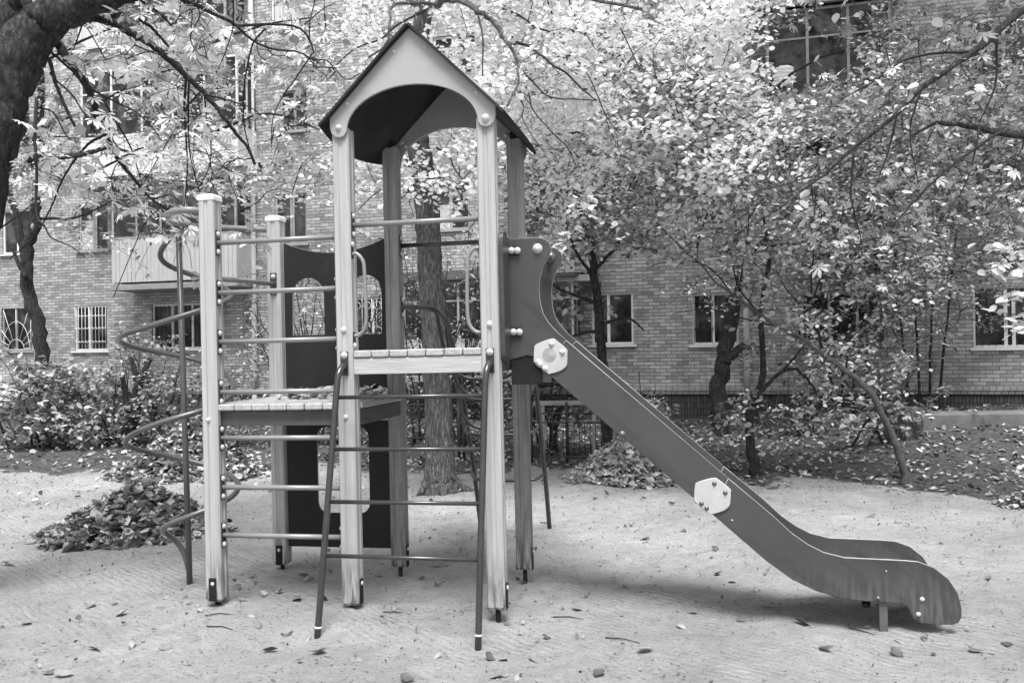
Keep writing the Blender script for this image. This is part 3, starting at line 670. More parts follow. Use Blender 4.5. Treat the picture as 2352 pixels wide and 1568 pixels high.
def glass_mat():
    m = bpy.data.materials.new('window_glass'); m.use_nodes = True; n = m.node_tree.nodes; L = m.node_tree.links; p = n['Principled BSDF']
    p.inputs['Roughness'].default_value = .06; p.inputs['Specular IOR Level'].default_value = .5
    tc = n.new('ShaderNodeTexCoord'); z = n.new('ShaderNodeTexNoise'); z.inputs['Scale'].default_value = 2.2; z.inputs['Detail'].default_value = 5; L.new(tc.outputs['Object'], z.inputs['Vector'])
    r = n.new('ShaderNodeMapRange'); r.inputs[1].default_value = .45; r.inputs[2].default_value = .75; r.inputs[3].default_value = .012; r.inputs[4].default_value = .10; L.new(z.outputs[0], r.inputs[0]); L.new(r.outputs[0], p.inputs['Base Color'])
    b = n.new('ShaderNodeBump'); b.inputs['Strength'].default_value = .15; b.inputs['Distance'].default_value = .02; L.new(z.outputs[0], b.inputs['Height']); L.new(b.outputs[0], p.inputs['Normal'])
    return m
GLASS = glass_mat()
# openings (u0, z0, u1, z1) measured on the wall plane
WINS = [  # rect, mullions(fractions), transoms, frame mat, grille, curtain, sill
    ((-16.36, 1.97, -15.20, 3.31), (.45,), (), FRG, 'fan', 0), ((-13.62, 1.94, -12.44, 3.28), (.42,), (), FRW, 'scallop', 0),
    ((-10.89, 1.95, -8.85, 3.25), (.33, .66), (), FRW, 'bars', 0), ((2.08, 1.88, 3.12, 3.17), (.40,), (), FRW, None, 0),
    ((4.55, 1.84, 5.62, 3.08), (.45,), (), FRW, 'arcs', 0), ((7.05, 1.80, 8.90, 3.02), (.33, .66), (), FRW, 'arcs', 0),
    ((10.68, 1.68, 12.25, 3.04), (.42, .52), (), FRW, 'bars', 0), ((-13.44, 4.92, -12.39, 6.34), (.48, .56), (.62,), FRG, None, 1),
    ((-6.82, 4.80, -5.83, 6.20), (.50, .56), (.55,), FRG, None, 0), ((-6.60, 7.92, -5.75, 9.05), (.5,), (.6,), FRG, None, 0),
    ((-6.85, 10.8, -6.0, 12.1), (.5,), (), FRW, None, 2), ((-13.45, 10.97, -12.33, 12.2), (.3, .7), (), FRW, None, 2),
    ((10.74, 4.70, 12.2, 5.94), (.42,), (), FRG, None, 0), ((4.59, 4.70, 5.35, 5.95), (.5,), (.5,), FRG, None, 0),
    ((-2.15, 4.95, -1.1, 6.15), (.5,), (), FRG, None, 1), ((-2.05, 8.75, -.85, 10.05), (.45, .52), (.75,), FRW, None, 0),
    ((4.6, 7.75, 5.5, 9.1), (.5,), (), FRW, None, 0), ((10.7, 7.7, 12.1, 9.0), (.5,), (), FRW, None, 0),
    ((-16.3, 4.95, -15.2, 6.3), (.5,), (), FRW, None, 0), ((-16.3, 7.95, -15.2, 9.3), (.5,), (), FRW, None, 1),
    ((-4.5, 1.95, -3.3, 3.25), (.5,), (), FRW, 'ornate', 0), ((2.1, 4.9, 3.1, 6.2), (.5,), (.6,), FRW, None, 0), ((2.1, 7.85, 3.1, 9.15), (.5,), (), FRW, None, 1)]
U0, U1, ZT = -40., 34., 16.5
us = sorted({U0, U1} | {v for wdw in WINS for v in (wdw[0][0], wdw[0][2])}); zs = sorted({.80, ZT} | {v for wdw in WINS for v in (wdw[0][1], wdw[0][3])})
V = []; Fc = []
def quad(a, b, c, d_): i = len(V); V.extend([a, b, c, d_]); Fc.append((i, i + 1, i + 2, i + 3))
for ua, ub in zip(us, us[1:]):
    for za, zb in zip(zs, zs[1:]):
        cu_, cz = (ua + ub) / 2, (za + zb) / 2
        if any(w_[0][0] < cu_ < w_[0][2] and w_[0][1] < cz < w_[0][3] for w_ in WINS): continue
        quad((ua, 0, za), (ub, 0, za), (ub, 0, zb), (ua, 0, zb))
D = .13
for w_ in WINS:
    a, b, c, d_ = w_[0]
    quad((a, 0, b), (a, D, b), (a, D, d_), (a, 0, d_)); quad((c, 0, b), (c, 0, d_), (c, D, d_), (c, D, b))
    quad((a, 0, d_), (a, D, d_), (c, D, d_), (c, 0, d_)); quad((a, 0, b), (c, 0, b), (c, D, b), (a, D, b))
obj('brick_wall', V, Fc, BRICK, bd)
box('wall_core', (U0, .3, -.5), (U1, 11, ZT), CONC, bd)
box('ledge', (U0, -.16, .74), (U1, .25, .83), LEDGE, bd); box('string_course', (U0, -.13, .66), (U1, .25, .735), LEDGE, bd)
box('plinth', (U0, -.07, -.4), (U1, .25, .655), TILE, bd)
for (rc, mul_, tr, fm, gr, cur) in WINS:
    a, b, c, d_ = rc; f_ = .055; L = [((a, .05, b), (a + f_, .12, d_)), ((c - f_, .05, b), (c, .12, d_)), ((a + f_, .05, b), (c - f_, .12, b + f_)), ((a + f_, .05, d_ - f_), (c - f_, .12, d_))]
    for q in mul_: u = a + (c - a) * q; L.append(((u - .035, .052, b + f_), (u + .035, .118, d_ - f_)))
    for q in tr: z = b + (d_ - b) * q; L.append(((a + f_, .055, z - .025), (a + (c - a) * mul_[0] - .035, .115, z + .025)))
    wo = boxes('window', L, fm, bd)
    box('pane', (a + .02, .09, b + .02), (c - .02, .1, d_ - .02), GLASS, wo)
    if cur:
        u1_ = a + (c - a) * (.5 if cur == 1 else .95)
        bm = bmesh.new(); n = 24; prev = None
        for k in range(n + 1):
            u = a + .05 + (u1_ - a - .05) * k / n; y = .075 + .012 * math.sin(k * 1.6)
            r_ = (bm.verts.new((u, y, b + .05)), bm.verts.new((u, y, d_ - .05 - (.4 * (d_ - b) if cur == 1 else 0))))
            if prev: bm.faces.new((prev[0], r_[0], r_[1], prev[1]))
            prev = r_
        bmobj('curtain', bm, CURT, wo)
    box('sill', (a - .08, -.07, b - .06), (c + .08, .05, b - .005), FRW if fm is FRW else FRG, wo)
    if gr:
        t = Tubes(); y = -.02 if gr != 'arcs' else .01; gm = GRW if gr in ('fan', 'scallop', 'ornate') else GRD
        if gr == 'scallop':
            n = 9
            for k in range(n + 1):
                u = a + .04 + (c - a - .08) * k / n; t.add([(u, y, b + .04), (u, y, d_ - .03)], .008, 5)
            for zz in (.22, .52, .80):
                for k in range(n):
                    ua = a + .04 + (c - a - .08) * k / n; ub = a + .04 + (c - a - .08) * (k + 1) / n; z = b + (d_ - b) * zz
                    t.add([(ua + (ub - ua) * s_, y, z - .05 * math.sin(math.pi * s_)) for s_ in np.linspace(0, 1, 6)], .009, 5)
        elif gr == 'fan':
            cx = (a + c) / 2
            for an in np.linspace(.06, math.pi - .06, 9):
                ln = min((c - a) / 2 / max(abs(math.cos(an)), .01), (d_ - b - .1) / max(math.sin(an), .01)) * .98
                t.add([(cx + .3 * math.cos(an), y, b + .05 + .25 * math.sin(an)), (cx + ln * math.cos(an), y, b + .05 + ln * math.sin(an))], .009, 5)
            for R in (.3, .85): t.add([(cx + R * .6 * math.cos(an) if R > .5 else cx + R * math.cos(an), y, b + .05 + R * math.sin(an)) for an in np.linspace(0, math.pi, 16)], .009, 5)
            t.add([(a + .02, y, b + .04), (c - .02, y, b + .04), (c - .02, y, d_ - .02), (a + .02, y, d_ - .02), (a + .02, y, b + .04)], .012, 5)
        else:
            n = int((c - a) / .14)
            for k in range(n + 1):
                u = a + .04 + (c - a - .08) * k / n; t.add([(u, y, b + .03), (u, y, d_ - .03)], .007, 5)
            if gr == 'bars':
                for k in range(0, n - 1, 3):
                    ua = a + .04 + (c - a - .08) * k / n; ub = a + .04 + (c - a - .08) * (k + 2) / n
                    t.add([(ua, y, b + .1), (ub, y, b + .5), (ua, y, b + .9)], .007, 5)
            elif gr == 'arcs':
                for k in range(0, n, 1):
                    ua = a + .04 + (c - a - .08) * k / n; wd = (c - a - .08) / n
                    for z in (b + .35, d_ - .25): t.add([(ua + wd * s_, y, z + .09 * math.sin(math.pi * s_)) for s_ in np.linspace(0, 1, 6)], .008, 5)
            elif gr == 'ornate':
                for ck in range(4):
                    for z in (b + .25, d_ - .22):
                        cx = a + .17 + ck * (c - a - .3) / 3; t.add([(cx + .1 * math.cos(q), y, z + .1 * math.sin(q)) for q in np.linspace(0, 2 * math.pi, 13)], .009, 5)
        t.build('window_grille', gm, wo)
def balcony(u0, u1, zs_, par, gl, zt, off, parm, frm, roof=True, nm=5, slats='v', slab=True):
    """zs_: slab top, par: parapet top, gl: glazing top"""
    b = box('balcony', (u0 - .05, -off - .03, zs_ - .16), (u1 + .05, -.002, zs_), CONC, bd, .01)
    # parapet cladding with ribs
    L = []
    if slats == 'v':
        k = u0; 
        while k < u1 - .02: L.append(((k + .004, -off - (.02 if int(k * 50) % 2 else .012), zs_ + .06), (min(k + .125, u1), -off + .01, par))); k += .13
        for (ua, ub) in ((u0, u0 + .02), (u1 - .02, u1)): L.append(((ua, -off + .012, zs_ + .06), (ub, -.005, par)))
    else:
        z = zs_ - .1
        while z < par - .02:
            L.append(((u0, -off - .015, z), (u1, -off + .01, min(z + .115, par)))); z += .12
        for (ua, ub) in ((u0, u0 + .02), (u1 - .02, u1)): L.append(((ua, -off + .012, zs_ - .05), (ub, -.005, par)))
    boxes('parapet', L, parm, b)
    if gl:
        L = [((u0, -off - .02, par), (u1, -off + .04, par + .07)), ((u0, -off, gl - .06), (u1, -off + .04, gl))]
        for k in range(nm + 1):
            u = u0 + (u1 - u0 - .06) * k / nm; L.append(((u, -off - .005, par + .07), (u + .06, -off + .045, gl - .06)))
        L.append(((u0 + .06, -off + .005, par + (gl - par) * .66), (u1 - .06, -off + .038, par + (gl - par) * .66 + .04)))
        for (ua, ub) in ((u0, u0 + .05), (u1 - .05, u1)):
            L.append(((ua, -off + .05, par), (ub, -.01, par + .06))); L.append(((ua, -off + .05, gl - .05), (ub, -.01, gl)));
            L.append(((ua, -off / 2 - .03, par + .06), (ub, -off / 2 + .03, gl - .05)))
        fr_ = boxes('glazing_frame', L, frm, b)
        box('glazing_pane', (u0 + .03, -off + .015, par + .05), (u1 - .03, -off + .025, gl - .03), GLASS, fr_)
        for ua in (u0 + .02, u1 - .03): box('glazing_pane', (ua, -off + .04, par + .04), (ua + .01, -.01, gl - .03), GLASS, fr_)
    if roof:
        V = [(u0 - .12, -off - .14, gl + .01), (u1 + .12, -off - .14, gl + .01), (u1 + .3, 0, gl + .32), (u0 - .3, 0, gl + .32)]
        V += [(x, y, z + .035) for x, y, z in V]
        obj('balcony_roof', V, [(0, 1, 2, 3), (7, 6, 5, 4), (0, 4, 5, 1), (1, 5, 6, 2), (3, 2, 6, 7), (0, 3, 7, 4)], DARKW, b)
    return b
def fb(x0, y0, x1, y1, off): a = fac(x0, y0, off); b = fac(x1, y1, off); return a[0], a[1], b[0], b[1]
u0, zt_, u1, zb_ = fb(256, 405, 545, 655, .9)
balcony(u0, u1, fac(256, 655, .9)[1] + .0, fac(256, 552, .9)[1], fac(256, 412, .9)[1], None, .9, SHEET, FRG, True, 5)
b3 = fb(185, 168, 548, 400, .9)
balcony(b3[0], b3[2], b3[3] + .1, fac(360, 308, .9)[1], b3[1], None, .9, SIDING, FRW, False, 5, 'h')
b4 = fb(260, -60, 520, 152, .9)
balcony(b4[0], b4[2], b4[3], fac(360, 60, .9)[1], b4[1], None, .9, BOARD, FRG, True, 4)
br = fb(1758, 30, 2050, 206, 1.0)
balcony(br[0], br[2], fac(1900, 300, 1.)[1], br[3], br[1], None, 1., SHEET, FRG, True, 3)
sk = None
b5 = fb(1835, 372, 2060, 480, 1.0)
balcony(b5[0], b5[2], fac(1900, 590, 1.)[1], b5[3], b5[1], None, 1., BOARD, FRG, True, 3)
b6 = fb(1175, 372, 1335, 640, .9)
balcony(b6[0], b6[2] + .3, b6[3] + .1, fac(1250, 500, .9)[1], b6[1], None, .9, BOARD, FRW, True, 3)
b7 = fb(925, 650, 1320, 860, .9)      # ground-floor enclosed loggia behind the tower
balcony(b7[0], b7[2], b7[3], fac(1300, 780, .9)[1], b7[1], None, .9, SHEET, FRG, True, 6)
b8 = fb(990, 150, 1330, 300, .9)
balcony(b6[0], b6[2] + .3, 6.95, 7.9, 9.4, None, .9, SHEET, FRW, True, 3)
for (px, x1) in ((590, None), (1713, None)):
    u = fac(px, 700)[0]; t = Tubes(); t.add([(u, -.14, .55), (u, -.14, 1.2), (u, -.14, 14.5)], .075, 12)
    t.add([(u, -.14, .62), (u, -.22, .5), (u, -.4, .42)], .075, 12)
    for z in (1.3, 1.55, 3.2, 4.0, 5.4, 6.9, 8.3, 9.6): t.add([(u, -.14, z), (u, -.14, z + .03)], .083, 12)
    t.build('drainpipe', PIPEM, bd)
# white sacks inside the upper balcony window
sc_ = empty('cloth_sack', 'white folded cloth sacks stacked behind the upper balcony window', 'sacks', BM)
bpy.data.objects.remove(sc_)
bm = bmesh.new(); ua, za = fac(1772, 196, 1.04); ub, zb = fac(1828, 150, 1.04)
for k in range(5):
    z = za + .03 + k * (zb - za) / 5; s = bmesh.ops.create_icosphere(bm, subdivisions=3, radius=1)
    for v in s['verts']:
        n_ = 1 + .12 * math.sin(v.co.x * 9 + k * 2) * math.cos(v.co.z * 7 + k)
        v.co = Vector(((ua + ub) / 2 + .03 * math.sin(k * 2.2) + v.co.x * (ub - ua) / 2 * (1 - .06 * k) * n_, -1.03 + v.co.y * .028 * n_, z + v.co.z * .075 * n_))
so_ = bmobj('sack_stack', bm, SIDING, None, True); so_.matrix_world = BM
tag(so_, 'white soft sacks stacked at the corner window of the top right balcony', 'sacks')

# ================================================================== trees
def pl(L, depth, dz=None):
    """branch given as (photo x, photo y[, depth offset]) at a real distance"""
    return [at(p[0], p[1], depth + (p[2] if len(p) > 2 else 0)) for p in L]
def smooth_line(P, R, n=4, wob=.0):
    Q = crom(P, n); RR = np.interp(np.linspace(0, len(P) - 1, len(Q)), range(len(P)), R); Q = np.array(Q)
    if wob:
        Q[1:-1] += RNG.normal(0, wob, (len(Q) - 2, 3)) * RR[1:-1, None]
    return Q, RR
class Tree:
    def __init__(s, name, label, cat, group=None):
        s.trunk = Tubes(); s.limbs = Tubes(); s.nodes = []; s.P = []; s.name = name; s.label = label; s.cat = cat; s.group = group; s.base = None
    def stem(s, P, R, n=4, sides=12, wob=.25, limb=False, node=True):
        Q, RR = smooth_line(P, R, n, wob); (s.limbs if limb else s.trunk).add(Q, RR, sides, wob=.05 if sides > 7 else 0)
        if s.base is None: s.base = Q[0].copy()
        if node: s.nodes += [(q, r) for q, r in zip(Q, RR)]
    def grow(s, targets, r0=.007, leaf_step=.055, spread=.05, twig_len=(.18, .42), ntw=4, leaf=True, maxd=9., start=.35):
        """sub-branch from the nearest limb towards each target, with twiglets and leaf points"""
        NP = np.array([q for q, r in s.nodes]); TT = np.array(targets)
        d0 = np.array([np.linalg.norm(NP - T, axis=1).min() for T in TT]); grown = []; used = np.zeros(len(NP))
        for T in TT[np.argsort(d0)]:
            if len(grown): NP = np.concatenate([NP, np.array(grown)]); used = np.concatenate([used, np.zeros(len(grown))]); grown = []
            dist = np.linalg.norm(NP - T, axis=1) + RNG.uniform(0, .4, len(NP)) + used * .5; i = int(dist.argmin()); used[i] += 1
            A = NP[i]; dvec = T - A; ln = np.linalg.norm(dvec)
            if ln > 3.0:      # too far: only its last stretch, hanging from a thin higher twig
                A = T - dvec / ln * 1.1 + np.array([0, 0, .35]); dvec = T - A; ln = np.linalg.norm(dvec)
            k = 6; side = RNG.normal(0, .10 * ln, 3); tt = np.linspace(0, 1, k)
            C = A + dvec * tt[:, None] + side * np.sin(tt * math.pi)[:, None] + RNG.normal(0, .02 * ln + .004, (k, 3)) * (tt > 0)[:, None]
            C[:, 2] += .12 * ln * np.sin(tt * math.pi)
            s.limbs.add(C, np.linspace(r0 * (1 + .35 * ln), r0 * .35, k), 5, cap=False)
            if ln > .3: grown += [C[3], C[4], C[5]]
            segs = [C[2:]]
            for _ in range(ntw):
                t = RNG.uniform(start, 1); b = C[0] + (C[-1] - C[0]) * 0
                j = min(int(t * (k - 1)), k - 2); B = C[j] + (C[j + 1] - C[j]) * (t * (k - 1) - j)
                dr = RNG.normal(0, 1, 3); dr[2] = dr[2] * .6 + .1; dr /= np.linalg.norm(dr); dr = dr + dvec / ln * .6; L_ = RNG.uniform(*twig_len)
                E = B + dr * L_; M_ = (B + E) / 2 + RNG.normal(0, .03, 3) * L_ * 2; E = E + np.array([0, 0, -.12 * L_])
                s.limbs.add([B, M_, E], [r0 * .45, r0 * .35, r0 * .2], 4, cap=False); segs.append(np.array([B, M_, E]))
            if leaf:
                for S in segs:
                    d_ = np.linalg.norm(np.diff(S, axis=0), axis=1); tot = d_.sum(); m_ = max(2, int(tot / leaf_step))
                    ts = RNG.uniform(.15, 1.02, m_) * tot; cs = np.concatenate([[0], np.cumsum(d_)])
                    q = np.stack([np.interp(ts, cs, S[:, a]) for a in range(3)], 1) + RNG.normal(0, spread, (m_, 3)); s.P.append(q)
    def build(s, kinds, size, lm, bark, twig, droop=.35, up=.5, tone=None):
        e = empty(s.name, s.label, s.cat, Matrix.Translation(tuple(s.base)), s.group); inv = Matrix.Translation(tuple(-s.base))
        out = []
        if s.trunk.V: out.append(s.trunk.build('trunk' if 'tree' in s.name else 'stems', bark, e))
        if s.limbs.V: out.append(s.limbs.build('branches', twig, e))
        if getattr(s, 'high', None) is not None:
            out.append(leaves_mesh('added_shade_crown', s.high, (.16, .28), ['ovate', 'maple'], lm, e, droop, up))  # unseen big leaves, added above the frame to shade the lower facade
        if s.P:
            P = np.concatenate(s.P); out.append(leaves_mesh('crown', P, size, kinds, lm, e, droop, up))
        for o in out: o.matrix_parent_inverse = inv
        return e
CLEAR = ((925, -30, 1025, 110), (1725, -20, 2040, 120), (1860, 120, 2030, 200), (1725, 10, 1860, 225), (170, 440, 330, 600), (1460, 640, 1830, 900), (2200, 640, 2352, 800), (150, 160, 330, 290), (1330, 660, 1460, 820), (2130, 830, 2352, 960), (1370, 560, 1560, 650))
def region(n, x, y, dep, mask=None, zmin=.5):
    out = []
    while len(out) < n:
        vx = RNG.uniform(*x); vy = RNG.uniform(*y); dp = RNG.uniform(*dep)
        if mask is not None and RNG.uniform() > mask(vx, vy): continue
        if any(a < vx < c and b < vy < d_ for a, b, c, d_ in CLEAR) and RNG.uniform() < .8: continue
        p = at(vx, vy, dp)
        if p[2] < zmin: continue
        out.append(p)
    return out
def clump(fx, seed):   # lumpy density so that gaps and dense clots appear
    r = np.random.default_rng(seed); c = r.uniform(0, 1, (60, 2)); 
    def f(vx, vy):
        a = .5 + .5 * math.sin(vx / 61. + 2 * math.sin(vy / 83. + seed)) * math.sin(vy / 47. + 1.7 * math.sin(vx / 95. + seed)); return (.25 + .75 * a) * fx(vx, vy)
    return f
ONE = lambda x, y: 1.
Zp = lambda L: [(x / 2.857, y / 2.857) for x, y in L]
# --- the old chestnut, left foreground
TA = Tree('chestnut_tree', 'old dark rough-barked tree arching over the left of the playground', 'tree')
DA = 6.2
TA.stem(pl([(-215, 1400), (-200, 1150), (-160, 880), (-102, 620), (-48, 380), (0, 225), (52, 112), (118, 40), (215, -6), (330, -45), (450, -95)], DA), [.32, .28, .25, .23, .21, .19, .165, .14, .12, .11, .10], 6, 20, .05)
TA.stem(pl([(-70, 480), (-10, 250), (12, 90), (15, -60), (30, -260)], DA + .35), [.2, .17, .14, .13, .1], 5, 14, .05)
TA.stem(pl([(30, 10), (45, -3), (62, 8), (70, 60)], DA + .1), [.05, .045, .04, .04], 4, 8)
BR_A = [([(480, 110), (600, 118), (720, 140), (850, 210), (1000, 300), (1130, 410), (1220, 500), (1330, 600), (1450, 740), (1550, 880), (1620, 960), (1670, 1080)], .085, .018, 1.),
 ([(740, 110), (820, 95), (950, 150), (1030, 220), (1110, 310)], .04, .02, .6), ([(300, 230), (360, 270), (440, 380), (520, 490), (580, 590), (620, 690), (640, 790), (700, 900), (740, 980), (800, 1080), (870, 1160), (930, 1240), (1000, 1310), (1110, 1380)], .085, .014, 1.2),
 ([(180, 1050), (240, 1035), (400, 1030), (560, 1010), (640, 985), (720, 970), (820, 990), (910, 1035)], .055, .016, .3),
 ([(330, 340), (480, 470), (560, 560), (680, 630), (800, 690), (910, 750), (1000, 840), (1060, 920)], .022, .008, .8), ([(320, 380), (370, 560), (430, 700), (490, 830)], .033, .022, .2),
 ([(330, 480), (380, 540), (470, 620), (560, 760), (620, 860), (670, 930)], .018, .008, .7), ([(240, 640), (230, 900), (240, 1100), (240, 1400), (290, 1480)], .028, .016, -.2),
 ([(700, 880), (600, 930), (530, 1000), (470, 1080), (400, 1200), (330, 1370), (220, 1560), (60, 1700)], .026, .01, 1.), ([(1100, -60), (1200, 0), (1300, 40), (1400, 90), (1510, 140), (1560, 170), (1750, 160), (1950, 180), (2030, 260), (2060, 350)], .045, .014, 1.4),
 ([(1560, 180), (1650, 260), (1780, 320), (1950, 340), (2050, 390), (2150, 400), (2200, 470)], .022, .01, 1.6), ([(1740, 190), (1660, 290), (1620, 450), (1600, 600), (1600, 800), (1630, 950), (1680, 1080)], .018, .008, 1.3),
 ([(2050, 350), (1930, 530), (1850, 640), (1790, 790), (1780, 970)], .014, .006, 1.5), ([(1220, 520), (1210, 700), (1220, 900), (1230, 1100), (1210, 1350)], .022, .008, 1.), ([(1240, 520), (1235, 750), (1245, 1000), (1280, 1150), (1310, 1260)], .018, .007, 1.),
 ([(1310, 610), (1200, 730), (1150, 840), (1060, 1000), (950, 1190)], .018, .007, 1.1), ([(1340, 620), (1360, 800), (1385, 950), (1370, 1100), (1300, 1240)], .014, .006, 1.), ([(1340, 620), (1500, 660), (1650, 710), (1750, 790)], .014, .006, 1.2),
 ([(900, -20), (930, 10), (1050, 90), (1130, 175)], .022, .012, .3), ([(1290, 30), (1310, 110), (1250, 240), (1290, 340), (1370, 385)], .013, .006, 1.4), ([(690, 680), (780, 830), (850, 950), (900, 1100), (930, 1200)], .02, .008, 1.),
 ([(550, 130), (510, 250), (470, 360)], .016, .008, .6), ([(230, 700), (350, 740), (430, 880), (520, 980)], .014, .008, .8), ([(1120, 460), (1000, 490), (950, 545), (800, 600)], .013, .006, 1.2), ([(1000, 1310), (1050, 1360), (960, 1450), (880, 1620), (740, 1960)], .012, .005, 1.0),
 ([(290, 1480), (340, 1560), (470, 1620), (560, 1690)], .012, .005, .2), ([(1530, 0), (1530, 170), (1480, 340), (1430, 460)], .013, .005, 1.4), ([(0, 1500), (200, 1350), (400, 1150)], .014, .008, 2.), ([(2000, 160), (2120, 60), (2200, 20)], .014, .007, 1.4)]
for L, ra, rb, dd in BR_A:
    P = pl([(x / 2.857, y / 2.857, dd * (.3 + .7 * i / len(L)) if i else dd * .2) for i, (x, y) in enumerate(L)], DA)
    ra, rb = ra * .45, max(rb * .5, .0035); TA.stem(P, np.linspace(ra, rb, len(P)), 6, 9 if ra > .014 else 6, .12, limb=ra < .014)
for L, ra, dd in (([(0, 230), (10, 130), (60, 60), (160, 20)], .02, .1),):
    pass
mA = clump(lambda x, y: 1. if y < 420 else max(0., 1 - (y - 420) / 220.) * (1. if x < 560 else .3), 3)
TA.grow(region(70, (40, 470), (-120, 620), (6.1, 8.8), mA) + region(48, (420, 800), (-120, 560), (7.6, 9.6), mA), .006, .19, .06, (.2, .5), 4)
TA.high = np.array(region(500, (-700, 500), (-1100, -350), (8.5, 13.5), clump(ONE, 79), 6.))
TA.build(['palm', 'palm', 'ovate'], (.07, .14), LEAFA, BARKD, TWIG, .3, .7)
# --- second tree further back left, thin trunk, small leaves
TB = Tree('young_tree', 'slim dark tree leaning in front of the barred windows on the left', 'tree')
TB.stem(pl([(125, 1010), (110, 930), (100, 830), (88, 750), (70, 690), (60, 630), (62, 575), (78, 520), (82, 460), (70, 380), (95, 250), (90, 80), (100, -100)], 18.), [.16, .15, .14, .135, .13, .12, .115, .11, .10, .09, .08, .06, .04], 4, 10, .15)
TB.stem(pl([(60, 600), (45, 530), (30, 470), (10, 400), (-20, 250), (-30, 50)], 18.), [.09, .08, .07, .06, .05, .03], 4, 9, .15)
TB.stem(pl([(60, 640), (40, 600), (25, 560)], 17.8), [.05, .04, .03], 3, 7)
mB = clump(lambda x, y: (1. if y < 480 else .25 if y < 620 else .10) * (1 if x < 500 else .55), 8)
for L in ([(88, 300), (200, 250), (330, 180), (480, 100)], [(80, 420), (200, 400), (350, 330), (500, 300)], [(92, 150), (220, 80), (380, 20)], [(85, 500), (170, 500), (260, 460)], [(480, 100), (600, 60), (720, 40)], [(500, 300), (620, 260), (740, 300)]):
    TB.stem(pl(L, 18.), np.linspace(.035, .012, len(L)), 4, 6, .3, limb=True)
TB.grow(region(120, (-20, 800), (-100, 650), (15., 18.8), mB), .006, .06, .04, (.3, .8), 6)
TB.high = np.array(region(2600, (-500, 860), (-900, -160), (15.5, 20), clump(ONE, 80), 7.))
TB.build(['ovate', 'narrow'], (.07, .13), LEAFA, BARKD, TWIG)
# --- the tree behind the tower
TC = Tree('linden_tree', 'tall furrowed tree standing on the sand right behind the tower', 'tree')
DC = 10.8
tc_pts = pl([(1014, 1150), (1013, 1120), (1010, 1080), (1008, 950), (1000, 800), (990, 650), (984, 540), (976, 430), (962, 340), (952, 240), (957, 130), (972, 40), (985, -60), (1010, -250)], DC)
TC.stem(tc_pts, [.27, .225, .19, .175, .165, .155, .15, .15, .145, .13, .12, .11, .1, .08], 6, 20, .04)
for a_, ln in ((0.1, .30), (2.5, .16), (3.6, .14), (4.9, .18)):
    b0_ = tc_pts[1] * np.array([1, 1, 0]); dr = np.array([math.cos(a_), math.sin(a_), 0]); TC.stem([b0_ + np.array([0, 0, .3]) + dr * .10, b0_ + np.array([0, 0, .1]) + dr * .2, b0_ + dr * (.2 + ln * .5) + np.array([0, 0, .035]), b0_ + dr * (.2 + ln) + np.array([0, 0, -.03])], [.07, .07, .04, .015], 4, 10, 0, node=False)
TC.stem(pl([(975, 30), (955, 0), (940, -80), (900, -260)], DC), [.09, .08, .07, .05], 4, 10, .1)
Z2 = lambda L: [((x / 2.24 + 900) / 1.2755, y / 2.24 / 1.2755) for x, y in L]
BR_C = [([(850, 40), (870, 10), (1000, 5), (1100, 60), (1200, 130), (1270, 210), (1320, 290), (1370, 380), (1385, 460), (1380, 560), (1310, 700)], .05, .01, -2.2),
 ([(1010, 10), (1110, 90), (1150, 230), (1150, 400), (1150, 500)], .018, .006, -2.4), ([(1330, 285), (1420, 290), (1520, 350), (1600, 420), (1700, 480), (1800, 580), (1900, 660)], .024, .007, -2.4),
 ([(1280, 55), (1400, 110), (1500, 180), (1590, 210)], .02, .01, -1.8), ([(1300, 250), (1400, 440), (1500, 560), (1600, 640), (1750, 650), (1900, 660)], .016, .006, -2.3), ([(1390, 490), (1450, 600), (1480, 720), (1600, 860), (1700, 960), (1760, 1080)], .014, .005, -2.3),
 ([(1370, 600), (1420, 700), (1410, 770), (1480, 900), (1560, 1000)], .012, .005, -2.2), ([(1640, 200), (1720, 340), (1830, 470), (1900, 610), (1960, 760), (2050, 880)], .014, .005, -2.), ([(1560, -60), (1640, 200)], .016, .014, -2),
 ([(860, 30), (700, 20), (560, 40), (540, 160), (520, 290), (400, 380)], .03, .012, -1.2), ([(790, 60), (600, 160), (480, 260), (300, 330), (120, 500)], .02, .007, -.8), ([(650, 1040), (690, 1180), (620, 1300), (480, 1250), (330, 1380)], .016, .006, .3),
 ([(850, 970), (930, 1020), (960, 1100), (1040, 1200), (1100, 1260)], .018, .006, -.4), ([(860, 1210), (950, 1240), (1020, 1340), (1100, 1450)], .016, .006, -.5), ([(0, 370), (150, 420), (250, 520), (350, 480)], .012, .005, -.8), ([(0, 240), (20, 320), (120, 420), (190, 540)], .014, .006, -.8),
 ([(1000, -60), (1300, -80), (1560, -60), (1900, 0), (2200, 60)], .04, .015, -2.2), ([(1900, 0), (2060, 200), (2180, 450)], .014, .006, -2.2), ([(1700, -70), (1760, 120), (1880, 300)], .014, .006, -2.2)]
for L, ra, rb, dd in BR_C:
    P = pl([(*Z2([q])[0], dd * min(1, i / 3 + .15)) for i, q in enumerate(L)], DC); TC.stem(P, np.linspace(ra * .75, rb * .9, len(P)), 4, 8, .3, limb=ra < .03)
mC = clump(lambda x, y: (1. if y < 330 else max(0, 1 - (y - 330) / 260.) if x > 1150 else max(.12, 1 - (y - 330) / 200.)) * (.55 if x < 950 else 1), 5)
TC.grow(region(420, (760, 1760), (-160, 640), (9.0, 13.5), mC), .005, .045, .045, (.25, .65), 7)
TC.high = np.array(region(500, (1300, 2500), (-1000, -190), (9.5, 15.5), clump(ONE, 77), 7.))
TC.build(['round', 'round', 'ovate'], (.045, .08), LEAFB, BARKM, TWIG)
